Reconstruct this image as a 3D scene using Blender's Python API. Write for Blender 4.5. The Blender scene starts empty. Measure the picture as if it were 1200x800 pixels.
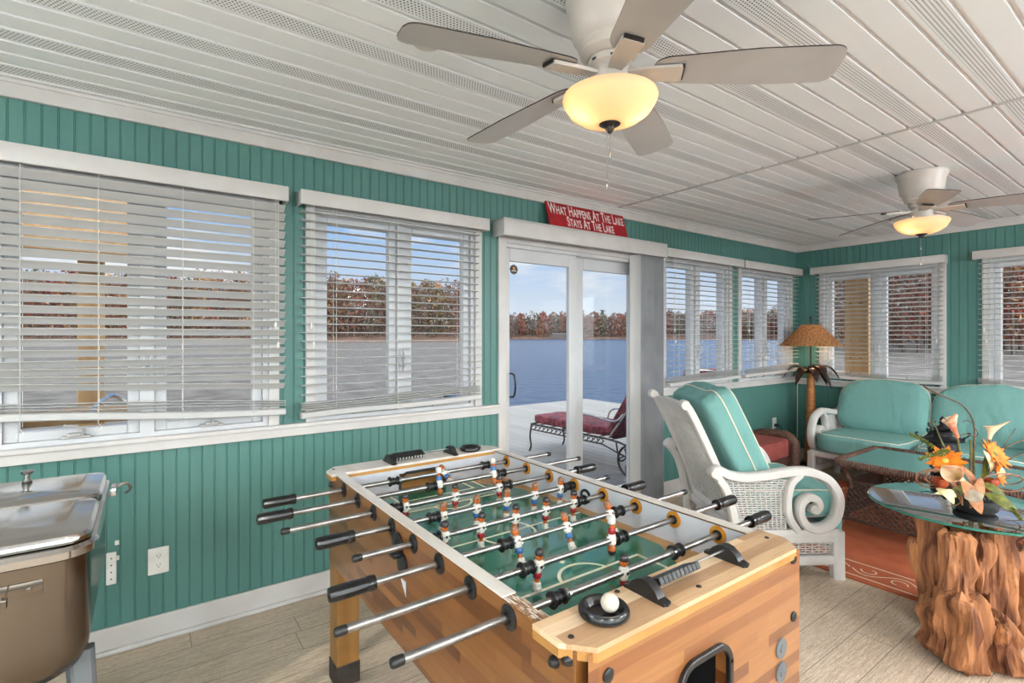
import bpy, bmesh, math, random
from mathutils import Vector, Matrix, Euler, noise
random.seed(7)
PI = math.pi
C = bpy.context.scene.collection
# ------------------------------------------------------------------ camera
H = 1.385
FPX = 597.0
YAW = math.atan(829/597.0)                       # view direction, measured from the +X axis (the long window wall runs along X)
FW = Vector((math.cos(YAW), math.sin(YAW), 0)); RT = Vector((math.sin(YAW), -math.cos(YAW), 0))
def PT(px, py, t):                               # a measured point of the place: direction in the view, depth t in metres
    return FW*t + RT*((px-600)/FPX*t) + Vector((0, 0, H+(394-py)/FPX*t))
cam_d = bpy.data.cameras.new('camera'); cam = bpy.data.objects.new('camera', cam_d); C.objects.link(cam)
cam_d.sensor_width = 36; cam_d.lens = FPX/1200*36; cam_d.shift_y = -6/1200; cam_d.clip_start = .02; cam_d.clip_end = 5000
cam.location = (0, 0, H); cam.rotation_euler = (PI/2, 0, YAW-PI/2)
bpy.context.scene.camera = cam
# ------------------------------------------------------------------ materials
def lin(c): return tuple(((v/255)/12.92 if v/255 <= .04045 else ((v/255+.055)/1.055)**2.4) for v in c)
MATS = {}
def newmat(name):
    m = bpy.data.materials.new(name); m.use_nodes = True
    nt = m.node_tree; b = nt.nodes['Principled BSDF']; MATS[name] = m
    return m, nt, b
def pm(name, col, col2=None, scale=6, rough=.5, metal=0, bump=0, bscale=None, stretch=None, detail=3, spec=.5, trans=0, coat=0, lo=.35, hi=.65, emit=None):
    """procedural material: noise between two paint colours, optional bump"""
    m, nt, b = newmat(name); N = nt.nodes; L = nt.links
    tc = N.new('ShaderNodeTexCoord'); mp = N.new('ShaderNodeMapping'); L.new(tc.outputs['Object'], mp.inputs[0])
    if stretch: mp.inputs['Scale'].default_value = stretch
    nz = N.new('ShaderNodeTexNoise'); nz.inputs['Scale'].default_value = scale; nz.inputs['Detail'].default_value = detail
    L.new(mp.outputs[0], nz.inputs['Vector'])
    cr = N.new('ShaderNodeValToRGB'); L.new(nz.outputs['Fac'], cr.inputs[0])
    a = lin(col); c2 = lin(col2 if col2 else tuple(v*.93 for v in col))
    cr.color_ramp.elements[0].position = lo; cr.color_ramp.elements[1].position = hi
    cr.color_ramp.elements[0].color = (*c2, 1); cr.color_ramp.elements[1].color = (*a, 1)
    L.new(cr.outputs[0], b.inputs['Base Color'])
    b.inputs['Roughness'].default_value = rough; b.inputs['Metallic'].default_value = metal
    b.inputs['Specular IOR Level'].default_value = spec
    if coat: b.inputs['Coat Weight'].default_value = coat; b.inputs['Coat Roughness'].default_value = .1
    if bump:
        n2 = N.new('ShaderNodeTexNoise'); n2.inputs['Scale'].default_value = bscale or scale*4; n2.inputs['Detail'].default_value = 4
        L.new(mp.outputs[0], n2.inputs['Vector'])
        bp = N.new('ShaderNodeBump'); bp.inputs['Strength'].default_value = min(1, bump); bp.inputs['Distance'].default_value = .03 if 'aqua' in name else .01
        L.new(n2.outputs['Fac'], bp.inputs['Height']); L.new(bp.outputs[0], b.inputs['Normal'])
    if trans:
        out = N['Material Output']; tl = N.new('ShaderNodeBsdfTranslucent'); L.new(cr.outputs[0], tl.inputs['Color'])
        mx = N.new('ShaderNodeMixShader'); mx.inputs[0].default_value = trans
        L.new(b.outputs[0], mx.inputs[1]); L.new(tl.outputs[0], mx.inputs[2]); L.new(mx.outputs[0], out.inputs[0])
    return m
def math_(nt, op, a, b=None, c=None):
    n = nt.nodes.new('ShaderNodeMath'); n.operation = op
    for i, v in enumerate((a, b, c)):
        if v is None: continue
        if isinstance(v, (int, float)): n.inputs[i].default_value = v
        else: nt.links.new(v, n.inputs[i])
    return n.outputs[0]
def mixc(nt, fac, a, b):
    n = nt.nodes.new('ShaderNodeMix'); n.data_type = 'RGBA'
    for i, v in ((0, fac), (6, a), (7, b)):
        if isinstance(v, (int, float)): n.inputs[i].default_value = v
        elif isinstance(v, tuple): n.inputs[i].default_value = (*v, 1) if len(v) == 3 else v
        else: nt.links.new(v, n.inputs[i])
    return n.outputs[2]
teal = pm('teal_paint', (81, 128, 120), (76, 122, 114), 3, .42, bump=.12, bscale=60, stretch=(1, 1, .15))
white_trim = pm('white_trim_paint', (206, 202, 198), (197, 192, 187), 5, .4, bump=.1, bscale=40)
vinyl = pm('white_vinyl', (206, 206, 206), (198, 198, 199), 4, .32)
slat_m = pm('blind_slat_vinyl', (230, 228, 225), (223, 221, 217), 3, .38, trans=.34)
vane_m = pm('vertical_vane_vinyl', (208, 208, 210), (186, 186, 190), 4, .5, trans=.35)
cord_m = pm('white_cord', (235, 232, 226), None, 30, .7)
fan_white = pm('fan_white_enamel', (208, 198, 188), (200, 190, 180), 4, .4)
blade_m = pm('fan_blade_paint', (190, 186, 184), (182, 177, 175), 5, .42)
dark_edge = pm('dark_bronze', (60, 52, 48), (44, 38, 34), 20, .45, metal=.5)
black_pl = pm('black_plastic', (30, 29, 30), (20, 19, 20), 18, .38, bump=.05)
black_gl = pm('glossy_black_plastic', (26, 25, 25), (16, 15, 16), 14, .2)
chrome = pm('worn_chrome', (178, 177, 176), (150, 148, 145), 22, .32, metal=1, bump=.04, bscale=80)
steel = pm('brushed_steel', (124, 114, 104), (112, 102, 92), 5, .22, metal=1, stretch=(1, 1, .05), bump=.05, bscale=50)
steel_lid = pm('polished_steel', (188, 184, 180), (174, 170, 166), 4, .13, metal=1)
grey_metal = pm('grey_powder_coat', (110, 115, 118), (96, 100, 103), 10, .5, metal=.3)
chair_white = pm('white_painted_rattan', (214, 209, 204), (204, 198, 192), 8, .45, bump=.1, bscale=50)
brown_wicker = pm('brown_resin_wicker', (112, 78, 62), (72, 48, 38), 60, .55, bump=.4, bscale=120)
dark_wicker = pm('dark_brown_wicker', (92, 64, 52), (58, 38, 30), 70, .55, bump=.4, bscale=120)
red_fabric = pm('brick_red_fabric', (158, 78, 70), (146, 68, 62), 12, .85, bump=.2, bscale=160)
piping_m = pm('cream_piping', (226, 214, 194), (214, 202, 182), 30, .8)
maroon = pm('maroon_floral_fabric', (120, 50, 58), (72, 26, 34), 18, .85, bump=.2, bscale=90, lo=.42, hi=.58, detail=6)
iron = pm('wrought_iron', (70, 62, 58), (50, 44, 40), 20, .55, metal=.4)
ball_m = pm('ball_white', (224, 214, 198), (204, 190, 170), 40, .55, bump=.3, bscale=60)
skin_m = pm('figure_skin_paint', (196, 104, 40), (176, 86, 28), 60, .4)
hair_b = pm('figure_dark_hair', (44, 38, 40), (34, 30, 32), 60, .35)
hair_br = pm('figure_brown_hair', (134, 92, 62), (112, 74, 48), 60, .4)
fig_white = pm('figure_white_paint', (226, 222, 212), (206, 200, 188), 60, .4)
fig_red = pm('figure_red_paint', (150, 30, 38), (128, 22, 30), 60, .4)
fig_blue = pm('figure_blue_paint', (52, 104, 158), (40, 88, 140), 60, .4)
amber_pl = pm('amber_plastic', (196, 132, 46), (182, 118, 34), 30, .35)
grey_lam = pm('light_grey_laminate', (196, 198, 204), (188, 190, 196), 6, .35)
white_rim = pm('worn_rim_lit_plate', (222, 216, 208), (202, 190, 176), 14, .35, stretch=(1, .1, 1))
cream_line = pm('printed_cream_lines', (238, 230, 206), (228, 218, 192), 20, .3)
bark_tan = pm('board_tan', (186, 138, 78), (172, 124, 66), 10, .25, stretch=(1, .12, 1), detail=5)
green_f = pm('playfield_green', (16, 116, 88), (9, 102, 76), 14, .22, coat=.7)
goal_black = pm('goal_dark_interior', (18, 17, 17), (10, 10, 10), 10, .7)
sign_red = pm('sign_red_paint', (170, 22, 34), (150, 14, 26), 12, .4)
sign_white = pm('sign_white_paint', (240, 226, 222), None, 30, .5)
shade_m = pm('woven_raffia_shade', (214, 164, 112), (152, 102, 60), 60, .8, trans=.35, bump=.1, bscale=60, stretch=(1, 1, .06))
rattan_m = pm('wrapped_rattan_trunk', (188, 122, 66), (150, 90, 44), 40, .55, bump=.5, bscale=60, stretch=(.15, .15, 2))
palm_m = pm('dark_bronze_leaf', (84, 60, 50), (48, 38, 36), 20, .35, metal=.5)
outlet_m = pm('ivory_outlet_plastic', (238, 234, 226), None, 10, .35)
drift = pm('driftwood', (178, 118, 74), (100, 54, 28), 9, .75, bump=1.0, bscale=30, stretch=(2.2, 2.2, .3), detail=8, lo=.38, hi=.62)
deck_m = pm('deck_boards_paint', (134, 130, 124), (122, 118, 112), 4, .6, stretch=(1, .08, 1), detail=5)
orange_p = pm('orange_petal', (246, 152, 30), (226, 112, 16), 30, .6, trans=.25)
calla_m = pm('calla_peach', (250, 226, 190), (238, 138, 106), 14, .5, trans=.25, lo=.34, hi=.52)
calla_y = pm('calla_yellow_green', (232, 222, 120), (200, 200, 90), 20, .5, trans=.2)
leaf_g = pm('olive_leaf', (132, 134, 52), (88, 92, 38), 40, .6, trans=.2)
stem_m = pm('green_brown_stem', (120, 116, 62), (84, 74, 44), 40, .6)
twig_m = pm('brown_twig', (112, 84, 60), (76, 56, 42), 40, .7)
dry_leaf = pm('dried_leaf', (176, 120, 76), (136, 82, 52), 30, .7, bump=.3)
silver_leaf = pm('grey_leaf', (158, 144, 122), (126, 112, 94), 40, .6, bump=.4)
cream_p = pm('cream_petal', (236, 220, 172), (218, 196, 144), 20, .6, trans=.2)
rust_p = pm('rust_petal', (200, 92, 36), (152, 58, 24), 20, .6, trans=.1)
pine_post = pm('sunny_pine_board', (176, 142, 98), (152, 116, 76), 6, .6, stretch=(2, 2, .12), detail=6)
roof_m = pm('grey_roofing', (120, 118, 116), None, 8, .8)
crank_m = pm('grey_white_enamel', (178, 175, 170), (160, 157, 152), 30, .3)
silver_m = pm('nickel', (200, 198, 196), (180, 178, 176), 20, .25, metal=1)

# cushion fabric
cush = pm('aqua_cushion_fabric', (116, 164, 157), (109, 157, 150), 3, .82, bump=.9, bscale=7, stretch=(1, 1, .45))

# glass pane: mostly see-through with a fresnel reflection
def glassmat(name, tint=(1, 1, 1), refl=1.0, ior=1.45):
    m, nt, b = newmat(name); N = nt.nodes; L = nt.links; N.remove(b)
    tr = N.new('ShaderNodeBsdfTransparent'); tr.inputs[0].default_value = (*tint, 1)
    gl = N.new('ShaderNodeBsdfGlossy'); gl.inputs['Roughness'].default_value = .01
    fr = N.new('ShaderNodeFresnel'); fr.inputs[0].default_value = ior
    mx = N.new('ShaderNodeMixShader'); L.new(math_(nt, 'MINIMUM', math_(nt, 'MULTIPLY', fr.outputs[0], refl), .95), mx.inputs[0])
    L.new(tr.outputs[0], mx.inputs[1]); L.new(gl.outputs[0], mx.inputs[2]); L.new(mx.outputs[0], N['Material Output'].inputs[0])
    return m
pane_m = glassmat('window_glass', (.97, .98, .98), .06)
top_glass = glassmat('table_glass', (.80, .92, .88), 7)
aqua_glass = glassmat('coffee_table_glass', (.80, .9, .88), 3.5)
m, nt, b = newmat('glass_edge'); b.inputs['Base Color'].default_value = (.03, .16, .12, 1); b.inputs['Roughness'].default_value = .1; glass_edge = m

# frosted bowl: glows
def bowlmat():
    m, nt, b = newmat('alabaster_glass_bowl'); N = nt.nodes; L = nt.links
    nz = N.new('ShaderNodeTexNoise'); nz.inputs['Scale'].default_value = 7
    tc = N.new('ShaderNodeTexCoord'); L.new(tc.outputs['Object'], nz.inputs['Vector'])
    base = mixc(nt, nz.outputs['Fac'], lin((250, 234, 208)), lin((244, 224, 190)))
    L.new(base, b.inputs['Base Color']); b.inputs['Roughness'].default_value = .35
    tl = N.new('ShaderNodeBsdfTranslucent'); L.new(base, tl.inputs[0])
    mx = N.new('ShaderNodeMixShader'); mx.inputs[0].default_value = .55
    L.new(b.outputs[0], mx.inputs[1]); L.new(tl.outputs[0], mx.inputs[2]); L.new(mx.outputs[0], N['Material Output'].inputs[0])
    return m
bowl_m = bowlmat()
m, nt, b = newmat('bulb_glow'); b.inputs['Emission Color'].default_value = (1, .84, .62, 1); b.inputs['Emission Strength'].default_value = 2.6; bulb_m = m

# laminated wood staves of the football table
def stavemat(name, c1, c2, c3, plane='YZ', sw=.24, sh=.028):
    m, nt, b = newmat(name); N = nt.nodes; L = nt.links
    tc = N.new('ShaderNodeTexCoord'); sp = N.new('ShaderNodeSeparateXYZ'); L.new(tc.outputs['Object'], sp.inputs[0])
    ax = {'X': sp.outputs[0], 'Y': sp.outputs[1], 'Z': sp.outputs[2]}
    cb = N.new('ShaderNodeCombineXYZ'); L.new(ax[plane[0]], cb.inputs[0]); L.new(ax[plane[1]], cb.inputs[1])
    br = N.new('ShaderNodeTexBrick'); L.new(cb.outputs[0], br.inputs['Vector']); br.inputs['Scale'].default_value = 1
    br.inputs['Brick Width'].default_value = sw; br.inputs['Row Height'].default_value = sh; br.inputs['Mortar Size'].default_value = .0
    br.offset = .37; br.offset_frequency = 2; br.squash = 1.25; br.squash_frequency = 3
    br.inputs['Color1'].default_value = (0, 0, 0, 1); br.inputs['Color2'].default_value = (1, 1, 1, 1); br.inputs['Bias'].default_value = 0
    cr = N.new('ShaderNodeValToRGB'); L.new(br.outputs[0], cr.inputs[0])
    e = cr.color_ramp.elements; e[0].color = (*lin(c3), 1); e[1].color = (*lin(c1), 1); e[0].position = .05; e[1].position = .75
    k = e.new(.3); k.color = (*lin(c2), 1)
    mp = N.new('ShaderNodeMapping'); L.new(cb.outputs[0], mp.inputs[0]); mp.inputs['Scale'].default_value = (3, 45, 1)
    nz = N.new('ShaderNodeTexNoise'); nz.inputs['Scale'].default_value = 2.2; nz.inputs['Detail'].default_value = 6; nz.inputs['Distortion'].default_value = 1.2; L.new(mp.outputs[0], nz.inputs['Vector'])
    grain = mixc(nt, math_(nt, 'MULTIPLY', math_(nt, 'SUBTRACT', nz.outputs['Fac'], .3), 1.1), (1, 1, 1), (.62, .5, .38))
    mul = N.new('ShaderNodeMix'); mul.data_type = 'RGBA'; mul.blend_type = 'MULTIPLY'; mul.inputs[0].default_value = 1
    L.new(cr.outputs[0], mul.inputs[6]); L.new(grain, mul.inputs[7]); L.new(mul.outputs[2], b.inputs['Base Color'])
    b.inputs['Roughness'].default_value = .28; b.inputs['Coat Weight'].default_value = .3; b.inputs['Coat Roughness'].default_value = .15
    return m
wood_side_shaded = stavemat('laminated_wood_side_shaded', (136, 90, 46), (120, 74, 36), (92, 54, 26), 'YZ')  # side darkened: the shade on that face is in its colour
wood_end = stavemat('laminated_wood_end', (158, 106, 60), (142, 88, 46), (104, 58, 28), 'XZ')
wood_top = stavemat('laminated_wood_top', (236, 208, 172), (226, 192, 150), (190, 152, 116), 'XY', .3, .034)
wood_leg = pm('pine_leg', (150, 108, 54), (128, 88, 40), 6, .4, stretch=(3, 3, .2), detail=6)

# floor : embossed grey-beige planks running along X
def floormat():
    m, nt, b = newmat('grey_oak_planks'); N = nt.nodes; L = nt.links
    tc = N.new('ShaderNodeTexCoord'); sp = N.new('ShaderNodeSeparateXYZ'); L.new(tc.outputs['Object'], sp.inputs[0])
    yy = math_(nt, 'DIVIDE', math_(nt, 'SUBTRACT', sp.outputs[1], -2.968), .1525)
    row = math_(nt, 'FLOOR', yy); fr = math_(nt, 'FRACT', yy)
    wn = N.new('ShaderNodeTexWhiteNoise'); wn.noise_dimensions = '1D'; L.new(row, wn.inputs['W'])
    xx = math_(nt, 'DIVIDE', math_(nt, 'ADD', sp.outputs[0], math_(nt, 'MULTIPLY', wn.outputs['Value'], 1.2)), 1.22)
    fx = math_(nt, 'FRACT', xx); brd = math_(nt, 'FLOOR', xx)
    cb = N.new('ShaderNodeCombineXYZ'); L.new(row, cb.inputs[0]); L.new(brd, cb.inputs[1])
    w2 = N.new('ShaderNodeTexWhiteNoise'); L.new(cb.outputs[0], w2.inputs['Vector'])
    seam = math_(nt, 'MAXIMUM', math_(nt, 'LESS_THAN', fr, .02), math_(nt, 'LESS_THAN', fx, .0025))
    mp = N.new('ShaderNodeMapping'); mp.inputs['Scale'].default_value = (2.2, 42, 1); L.new(tc.outputs['Object'], mp.inputs[0])
    of = N.new('ShaderNodeVectorMath'); of.operation = 'ADD'; L.new(mp.outputs[0], of.inputs[0])
    c3 = N.new('ShaderNodeCombineXYZ'); L.new(math_(nt, 'MULTIPLY', w2.outputs['Value'], 37), c3.inputs[0]); L.new(c3.outputs[0], of.inputs[1])
    nz = N.new('ShaderNodeTexNoise'); nz.inputs['Scale'].default_value = 3; nz.inputs['Detail'].default_value = 8; nz.inputs['Roughness'].default_value = .7; L.new(of.outputs[0], nz.inputs['Vector'])
    wv = N.new('ShaderNodeTexNoise'); wv.inputs['Scale'].default_value = 9; wv.inputs['Detail'].default_value = 5; wv.inputs['Distortion'].default_value = 2.5; L.new(of.outputs[0], wv.inputs['Vector'])
    cr = N.new('ShaderNodeValToRGB'); L.new(nz.outputs['Fac'], cr.inputs[0]); e = cr.color_ramp.elements
    e[0].position = .36; e[1].position = .6; e[0].color = (*lin((194, 170, 142)), 1); e[1].color = (*lin((234, 214, 192)), 1)
    fine = N.new('ShaderNodeValToRGB'); L.new(wv.outputs['Fac'], fine.inputs[0]); f = fine.color_ramp.elements
    f[0].position = .44; f[1].position = .5; f[0].color = (.56, .51, .46, 1); f[1].color = (1, 1, 1, 1)
    mul = N.new('ShaderNodeMix'); mul.data_type = 'RGBA'; mul.blend_type = 'MULTIPLY'; mul.inputs[0].default_value = .85
    L.new(cr.outputs[0], mul.inputs[6]); L.new(fine.outputs[0], mul.inputs[7])
    tone = mixc(nt, math_(nt, 'MULTIPLY', w2.outputs['Value'], .2), mul.outputs[2], lin((178, 164, 148)))
    L.new(mixc(nt, seam, tone, lin((118, 106, 94))), b.inputs['Base Color'])
    b.inputs['Roughness'].default_value = .36
    hh = math_(nt, 'SUBTRACT', wv.outputs['Fac'], math_(nt, 'MULTIPLY', seam, .6))
    bp = N.new('ShaderNodeBump'); bp.inputs['Strength'].default_value = .35; bp.inputs['Distance'].default_value = .004
    L.new(hh, bp.inputs['Height']); L.new(bp.outputs[0], b.inputs['Normal'])
    return m
floor_m = floormat()

# vented vinyl soffit : every third strip is perforated
def soffitmat():
    m, nt, b = newmat('white_vented_soffit'); N = nt.nodes; L = nt.links
    tc = N.new('ShaderNodeTexCoord'); sp = N.new('ShaderNodeSeparateXYZ'); L.new(tc.outputs['Object'], sp.inputs[0])
    X, Y = sp.outputs[0], sp.outputs[1]
    s = math_(nt, 'FRACT', math_(nt, 'DIVIDE', math_(nt, 'SUBTRACT', Y, 1.423-31.41), .3141))
    inside = math_(nt, 'MULTIPLY', math_(nt, 'GREATER_THAN', s, .055), math_(nt, 'LESS_THAN', s, .268))
    yr = math_(nt, 'DIVIDE', Y, .0112); row = math_(nt, 'FLOOR', yr); fy = math_(nt, 'SUBTRACT', math_(nt, 'FRACT', yr), .5)
    xr = math_(nt, 'ADD', math_(nt, 'DIVIDE', X, .0125), math_(nt, 'MULTIPLY', math_(nt, 'FLOORED_MODULO', row, 2), .5))
    fx = math_(nt, 'SUBTRACT', math_(nt, 'FRACT', xr), .5)
    d = math_(nt, 'SQRT', math_(nt, 'ADD', math_(nt, 'MULTIPLY', fx, fx), math_(nt, 'MULTIPLY', fy, fy)))
    hole = math_(nt, 'MULTIPLY', inside, math_(nt, 'LESS_THAN', d, .25))
    nz = N.new('ShaderNodeTexNoise'); nz.inputs['Scale'].default_value = 2; L.new(tc.outputs['Object'], nz.inputs['Vector'])
    base = mixc(nt, nz.outputs['Fac'], lin((243, 243, 243)), lin((236, 236, 235)))
    L.new(mixc(nt, hole, base, lin((48, 45, 43))), b.inputs['Base Color']); b.inputs['Roughness'].default_value = .42
    return m
soffit_m = soffitmat()
def watermat():
    m, nt, b = newmat('lake_water'); N = nt.nodes; L = nt.links
    tc = N.new('ShaderNodeTexCoord')
    nz = N.new('ShaderNodeTexNoise'); nz.inputs['Scale'].default_value = 1.6; nz.inputs['Detail'].default_value = 6; L.new(tc.outputs['Object'], nz.inputs['Vector'])
    big = N.new('ShaderNodeTexNoise'); big.inputs['Scale'].default_value = .05; big.inputs['Detail'].default_value = 4; L.new(tc.outputs['Object'], big.inputs['Vector'])
    L.new(mixc(nt, big.outputs['Fac'], lin((22, 40, 66)), lin((34, 54, 80))), b.inputs['Base Color'])
    b.inputs['Roughness'].default_value = .25; b.inputs['Specular IOR Level'].default_value = .5
    bp = N.new('ShaderNodeBump'); bp.inputs['Strength'].default_value = .8; bp.inputs['Distance'].default_value = .25
    L.new(nz.outputs['Fac'], bp.inputs['Height']); L.new(bp.outputs[0], b.inputs['Normal'])
    return m
water_m = watermat()
shore_glare_m = pm('shore_and_water_glare', (92, 86, 80), (58, 52, 46), 1.1, .9, detail=9)  # ground colour, also used for the painted glare on the cove
bank_m = pm('leaf_litter_bank', (95, 68, 52), (63, 47, 36), .2, .95, detail=8)
def rugmat():
    m = pm('terracotta_rug_weave', (190, 98, 60), (176, 86, 50), 9, .95, bump=.5, bscale=300)
    return m
rug_m = rugmat(); rug_line = pm('rug_cream_yarn', (232, 214, 188), (216, 194, 164), 60, .95)
# ------------------------------------------------------------------ mesh helpers
class MB:
    def __init__(s): s.v = []; s.f = []; s.m = []
    def add(s, vs, fs, mi=0, M=None):
        o = len(s.v)
        for p in vs:
            p = Vector(p); s.v.append((M @ p) if M else p)
        for f in fs: s.f.append([i+o for i in f]); s.m.append(mi)
        return s
    def box(s, x0, x1, y0, y1, z0, z1, mi=0, M=None, r=0):
        if x0 > x1: x0, x1 = x1, x0
        if y0 > y1: y0, y1 = y1, y0
        if z0 > z1: z0, z1 = z1, z0
        if r > 0:
            bm = bmesh.new(); bmesh.ops.create_cube(bm, size=1)
            for v in bm.verts: v.co = Vector(((x0+x1)/2+v.co.x*(x1-x0), (y0+y1)/2+v.co.y*(y1-y0), (z0+z1)/2+v.co.z*(z1-z0)))
            bmesh.ops.bevel(bm, geom=bm.edges[:], offset=r, segments=2, affect='EDGES', profile=.5)
            bm.verts.index_update(); vs = [v.co.copy() for v in bm.verts]; fs = [[v.index for v in f.verts] for f in bm.faces]; bm.free()
            return s.add(vs, fs, mi, M)
        vs = [(x0,y0,z0),(x1,y0,z0),(x1,y1,z0),(x0,y1,z0),(x0,y0,z1),(x1,y0,z1),(x1,y1,z1),(x0,y1,z1)]
        return s.add(vs, [(0,3,2,1),(4,5,6,7),(0,1,5,4),(1,2,6,5),(2,3,7,6),(3,0,4,7)], mi, M)
    def tube(s, pts, r, n=8, mi=0, M=None, closed=False, flat=1.0, up=None):
        pts = [Vector(p) for p in pts]; k = len(pts)
        R = r if isinstance(r, (list, tuple)) else [r]*k
        tg = []
        for i in range(k):
            a = pts[(i-1) % k] if (closed or i > 0) else pts[0]; c = pts[(i+1) % k] if (closed or i < k-1) else pts[-1]
            d = c-a; tg.append(d.normalized() if d.length > 1e-9 else Vector((0,0,1)))
        u0 = Vector(up) if up else (Vector((0,0,1)) if abs(tg[0].z) < .9 else Vector((1,0,0)))
        nrm = (u0-tg[0]*u0.dot(tg[0])).normalized(); vs = []
        for i in range(k):
            nrm = (nrm-tg[i]*nrm.dot(tg[i]))
            nrm = nrm.normalized() if nrm.length > 1e-9 else tg[i].orthogonal().normalized()
            bn = tg[i].cross(nrm)
            for j in range(n):
                a = 2*PI*j/n; vs.append(pts[i]+nrm*(math.cos(a)*R[i]*flat)+bn*(math.sin(a)*R[i]))
        fs = []
        for i in range(k if closed else k-1):
            for j in range(n):
                a = i*n+j; b2 = i*n+(j+1) % n; i2 = (i+1) % k
                fs.append((a, b2, i2*n+(j+1) % n, i2*n+j))
        if not closed: fs.append(tuple(range(n-1, -1, -1))); fs.append(tuple((k-1)*n+j for j in range(n)))
        return s.add(vs, fs, mi, M)
    def sweep(s, pts, w, h, up, mi=0, M=None):
        """rectangular rounded section: w in the plane of the path, h along up"""
        pts = [Vector(p) for p in pts]; k = len(pts); up = Vector(up).normalized(); vs = []
        W = w if isinstance(w, (list, tuple)) else [w]*k
        for i in range(k):
            d = (pts[min(i+1, k-1)]-pts[max(i-1, 0)]).normalized(); sd = d.cross(up).normalized()
            a, c = W[i]/2, h/2
            for (p, q) in ((-1,-.7),(-.7,-1),(.7,-1),(1,-.7),(1,.7),(.7,1),(-.7,1),(-1,.7)): vs.append(pts[i]+sd*(a*p)+up*(c*q))
        fs = []
        for i in range(k-1):
            for j in range(8): fs.append((i*8+j, i*8+(j+1) % 8, (i+1)*8+(j+1) % 8, (i+1)*8+j))
        fs.append(tuple(range(7, -1, -1))); fs.append(tuple((k-1)*8+j for j in range(8)))
        return s.add(vs, fs, mi, M)
    def lathe(s, prof, n=24, mi=0, M=None, cap=True):
        vs = []; fs = []
        for (r, z) in prof:
            for j in range(n): a = 2*PI*j/n; vs.append((r*math.cos(a), r*math.sin(a), z))
        for i in range(len(prof)-1):
            for j in range(n): fs.append((i*n+j, i*n+(j+1) % n, (i+1)*n+(j+1) % n, (i+1)*n+j))
        if cap: fs.append(tuple(range(n-1, -1, -1))); fs.append(tuple((len(prof)-1)*n+j for j in range(n)))
        return s.add(vs, fs, mi, M)
    def prism(s, out, z0, z1, mi=0, M=None):
        n = len(out); vs = [(x, y, z0) for x, y in out]+[(x, y, z1) for x, y in out]
        fs = [tuple(range(n-1, -1, -1)), tuple(range(n, 2*n))]+[(i, (i+1) % n, n+(i+1) % n, n+i) for i in range(n)]
        return s.add(vs, fs, mi, M)
    def grid(s, fn, nu, nv, mi=0, M=None, thick=0):
        P = [[Vector(fn(i/nu, j/nv)) for j in range(nv+1)] for i in range(nu+1)]
        vs = [p for r in P for p in r]; fs = []
        idx = lambda i, j: i*(nv+1)+j
        for i in range(nu):
            for j in range(nv): fs.append((idx(i,j), idx(i+1,j), idx(i+1,j+1), idx(i,j+1)))
        if thick:
            nn = []
            for i in range(nu+1):
                for j in range(nv+1):
                    a = P[min(i+1,nu)][j]-P[max(i-1,0)][j]; c = P[i][min(j+1,nv)]-P[i][max(j-1,0)]
                    q = a.cross(c); nn.append(q.normalized() if q.length > 1e-12 else Vector((0,0,1)))
            o = len(vs); vs = vs+[vs[i]-nn[i]*thick for i in range(o)]
            fs = fs+[tuple(reversed([k+o for k in f])) for f in fs]
            bd = [idx(i,0) for i in range(nu+1)]+[idx(nu,j) for j in range(1,nv+1)]+[idx(i,nv) for i in range(nu-1,-1,-1)]+[idx(0,j) for j in range(nv-1,0,-1)]
            for a, c in zip(bd, bd[1:]+bd[:1]): fs.append((c, a, a+o, c+o))
        return s.add(vs, fs, mi, M)
    def build(s, name, mats, parent=None, smooth=40, loc=None):
        me = bpy.data.meshes.new(name); me.from_pydata([tuple(v) for v in s.v], [], s.f)
        if not isinstance(mats, (list, tuple)): mats = [mats]
        for x in mats: me.materials.append(x)
        if len(mats) > 1: me.polygons.foreach_set('material_index', s.m)
        bm = bmesh.new(); bm.from_mesh(me); bmesh.ops.recalc_face_normals(bm, faces=bm.faces); bm.to_mesh(me); bm.free()
        if smooth:
            me.shade_smooth(); me.set_sharp_from_angle(angle=math.radians(smooth))
        o = bpy.data.objects.new(name, me); C.objects.link(o)
        if parent: o.parent = parent
        if loc: o.location = loc
        return o
def T(x=0, y=0, z=0): return Matrix.Translation((x, y, z))
def RX(a): return Matrix.Rotation(a, 4, 'X')
def RY(a): return Matrix.Rotation(a, 4, 'Y')
def RZ(a): return Matrix.Rotation(a, 4, 'Z')
def empty(name, loc=(0,0,0), rz=0, label=None, cat=None, group=None, kind=None):
    o = bpy.data.objects.new(name, None); C.objects.link(o); o.location = loc; o.rotation_euler = (0, 0, rz); o.empty_display_size = .1
    return tag(o, label, cat, group, kind)
def tag(o, label=None, cat=None, group=None, kind=None):
    if label: o['label'] = label
    if cat: o['category'] = cat
    if group: o['group'] = group
    if kind: o['kind'] = kind
    return o
def smoothpath(pts, n=8, closed=False):
    """Catmull-Rom through points"""
    pts = [Vector(p) for p in pts]; k = len(pts); out = []
    rng = range(k if closed else k-1)
    for i in rng:
        p0 = pts[(i-1) % k] if closed or i > 0 else pts[0]*2-pts[1]
        p1 = pts[i]; p2 = pts[(i+1) % k]
        p3 = pts[(i+2) % k] if closed or i+2 < k else pts[-1]*2-pts[-2]
        for j in range(n):
            t = j/n
            out.append(.5*((2*p1)+(p2-p0)*t+(2*p0-5*p1+4*p2-p3)*t*t+(3*p1-p0-3*p2+p3)*t**3))
    if not closed: out.append(pts[-1])
    return out
def copyobj(o, parent=None):
    c = o.copy(); C.objects.link(c); c.parent = parent
    for ch in list(o.children): copyobj(ch, c)
    return c
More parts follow.
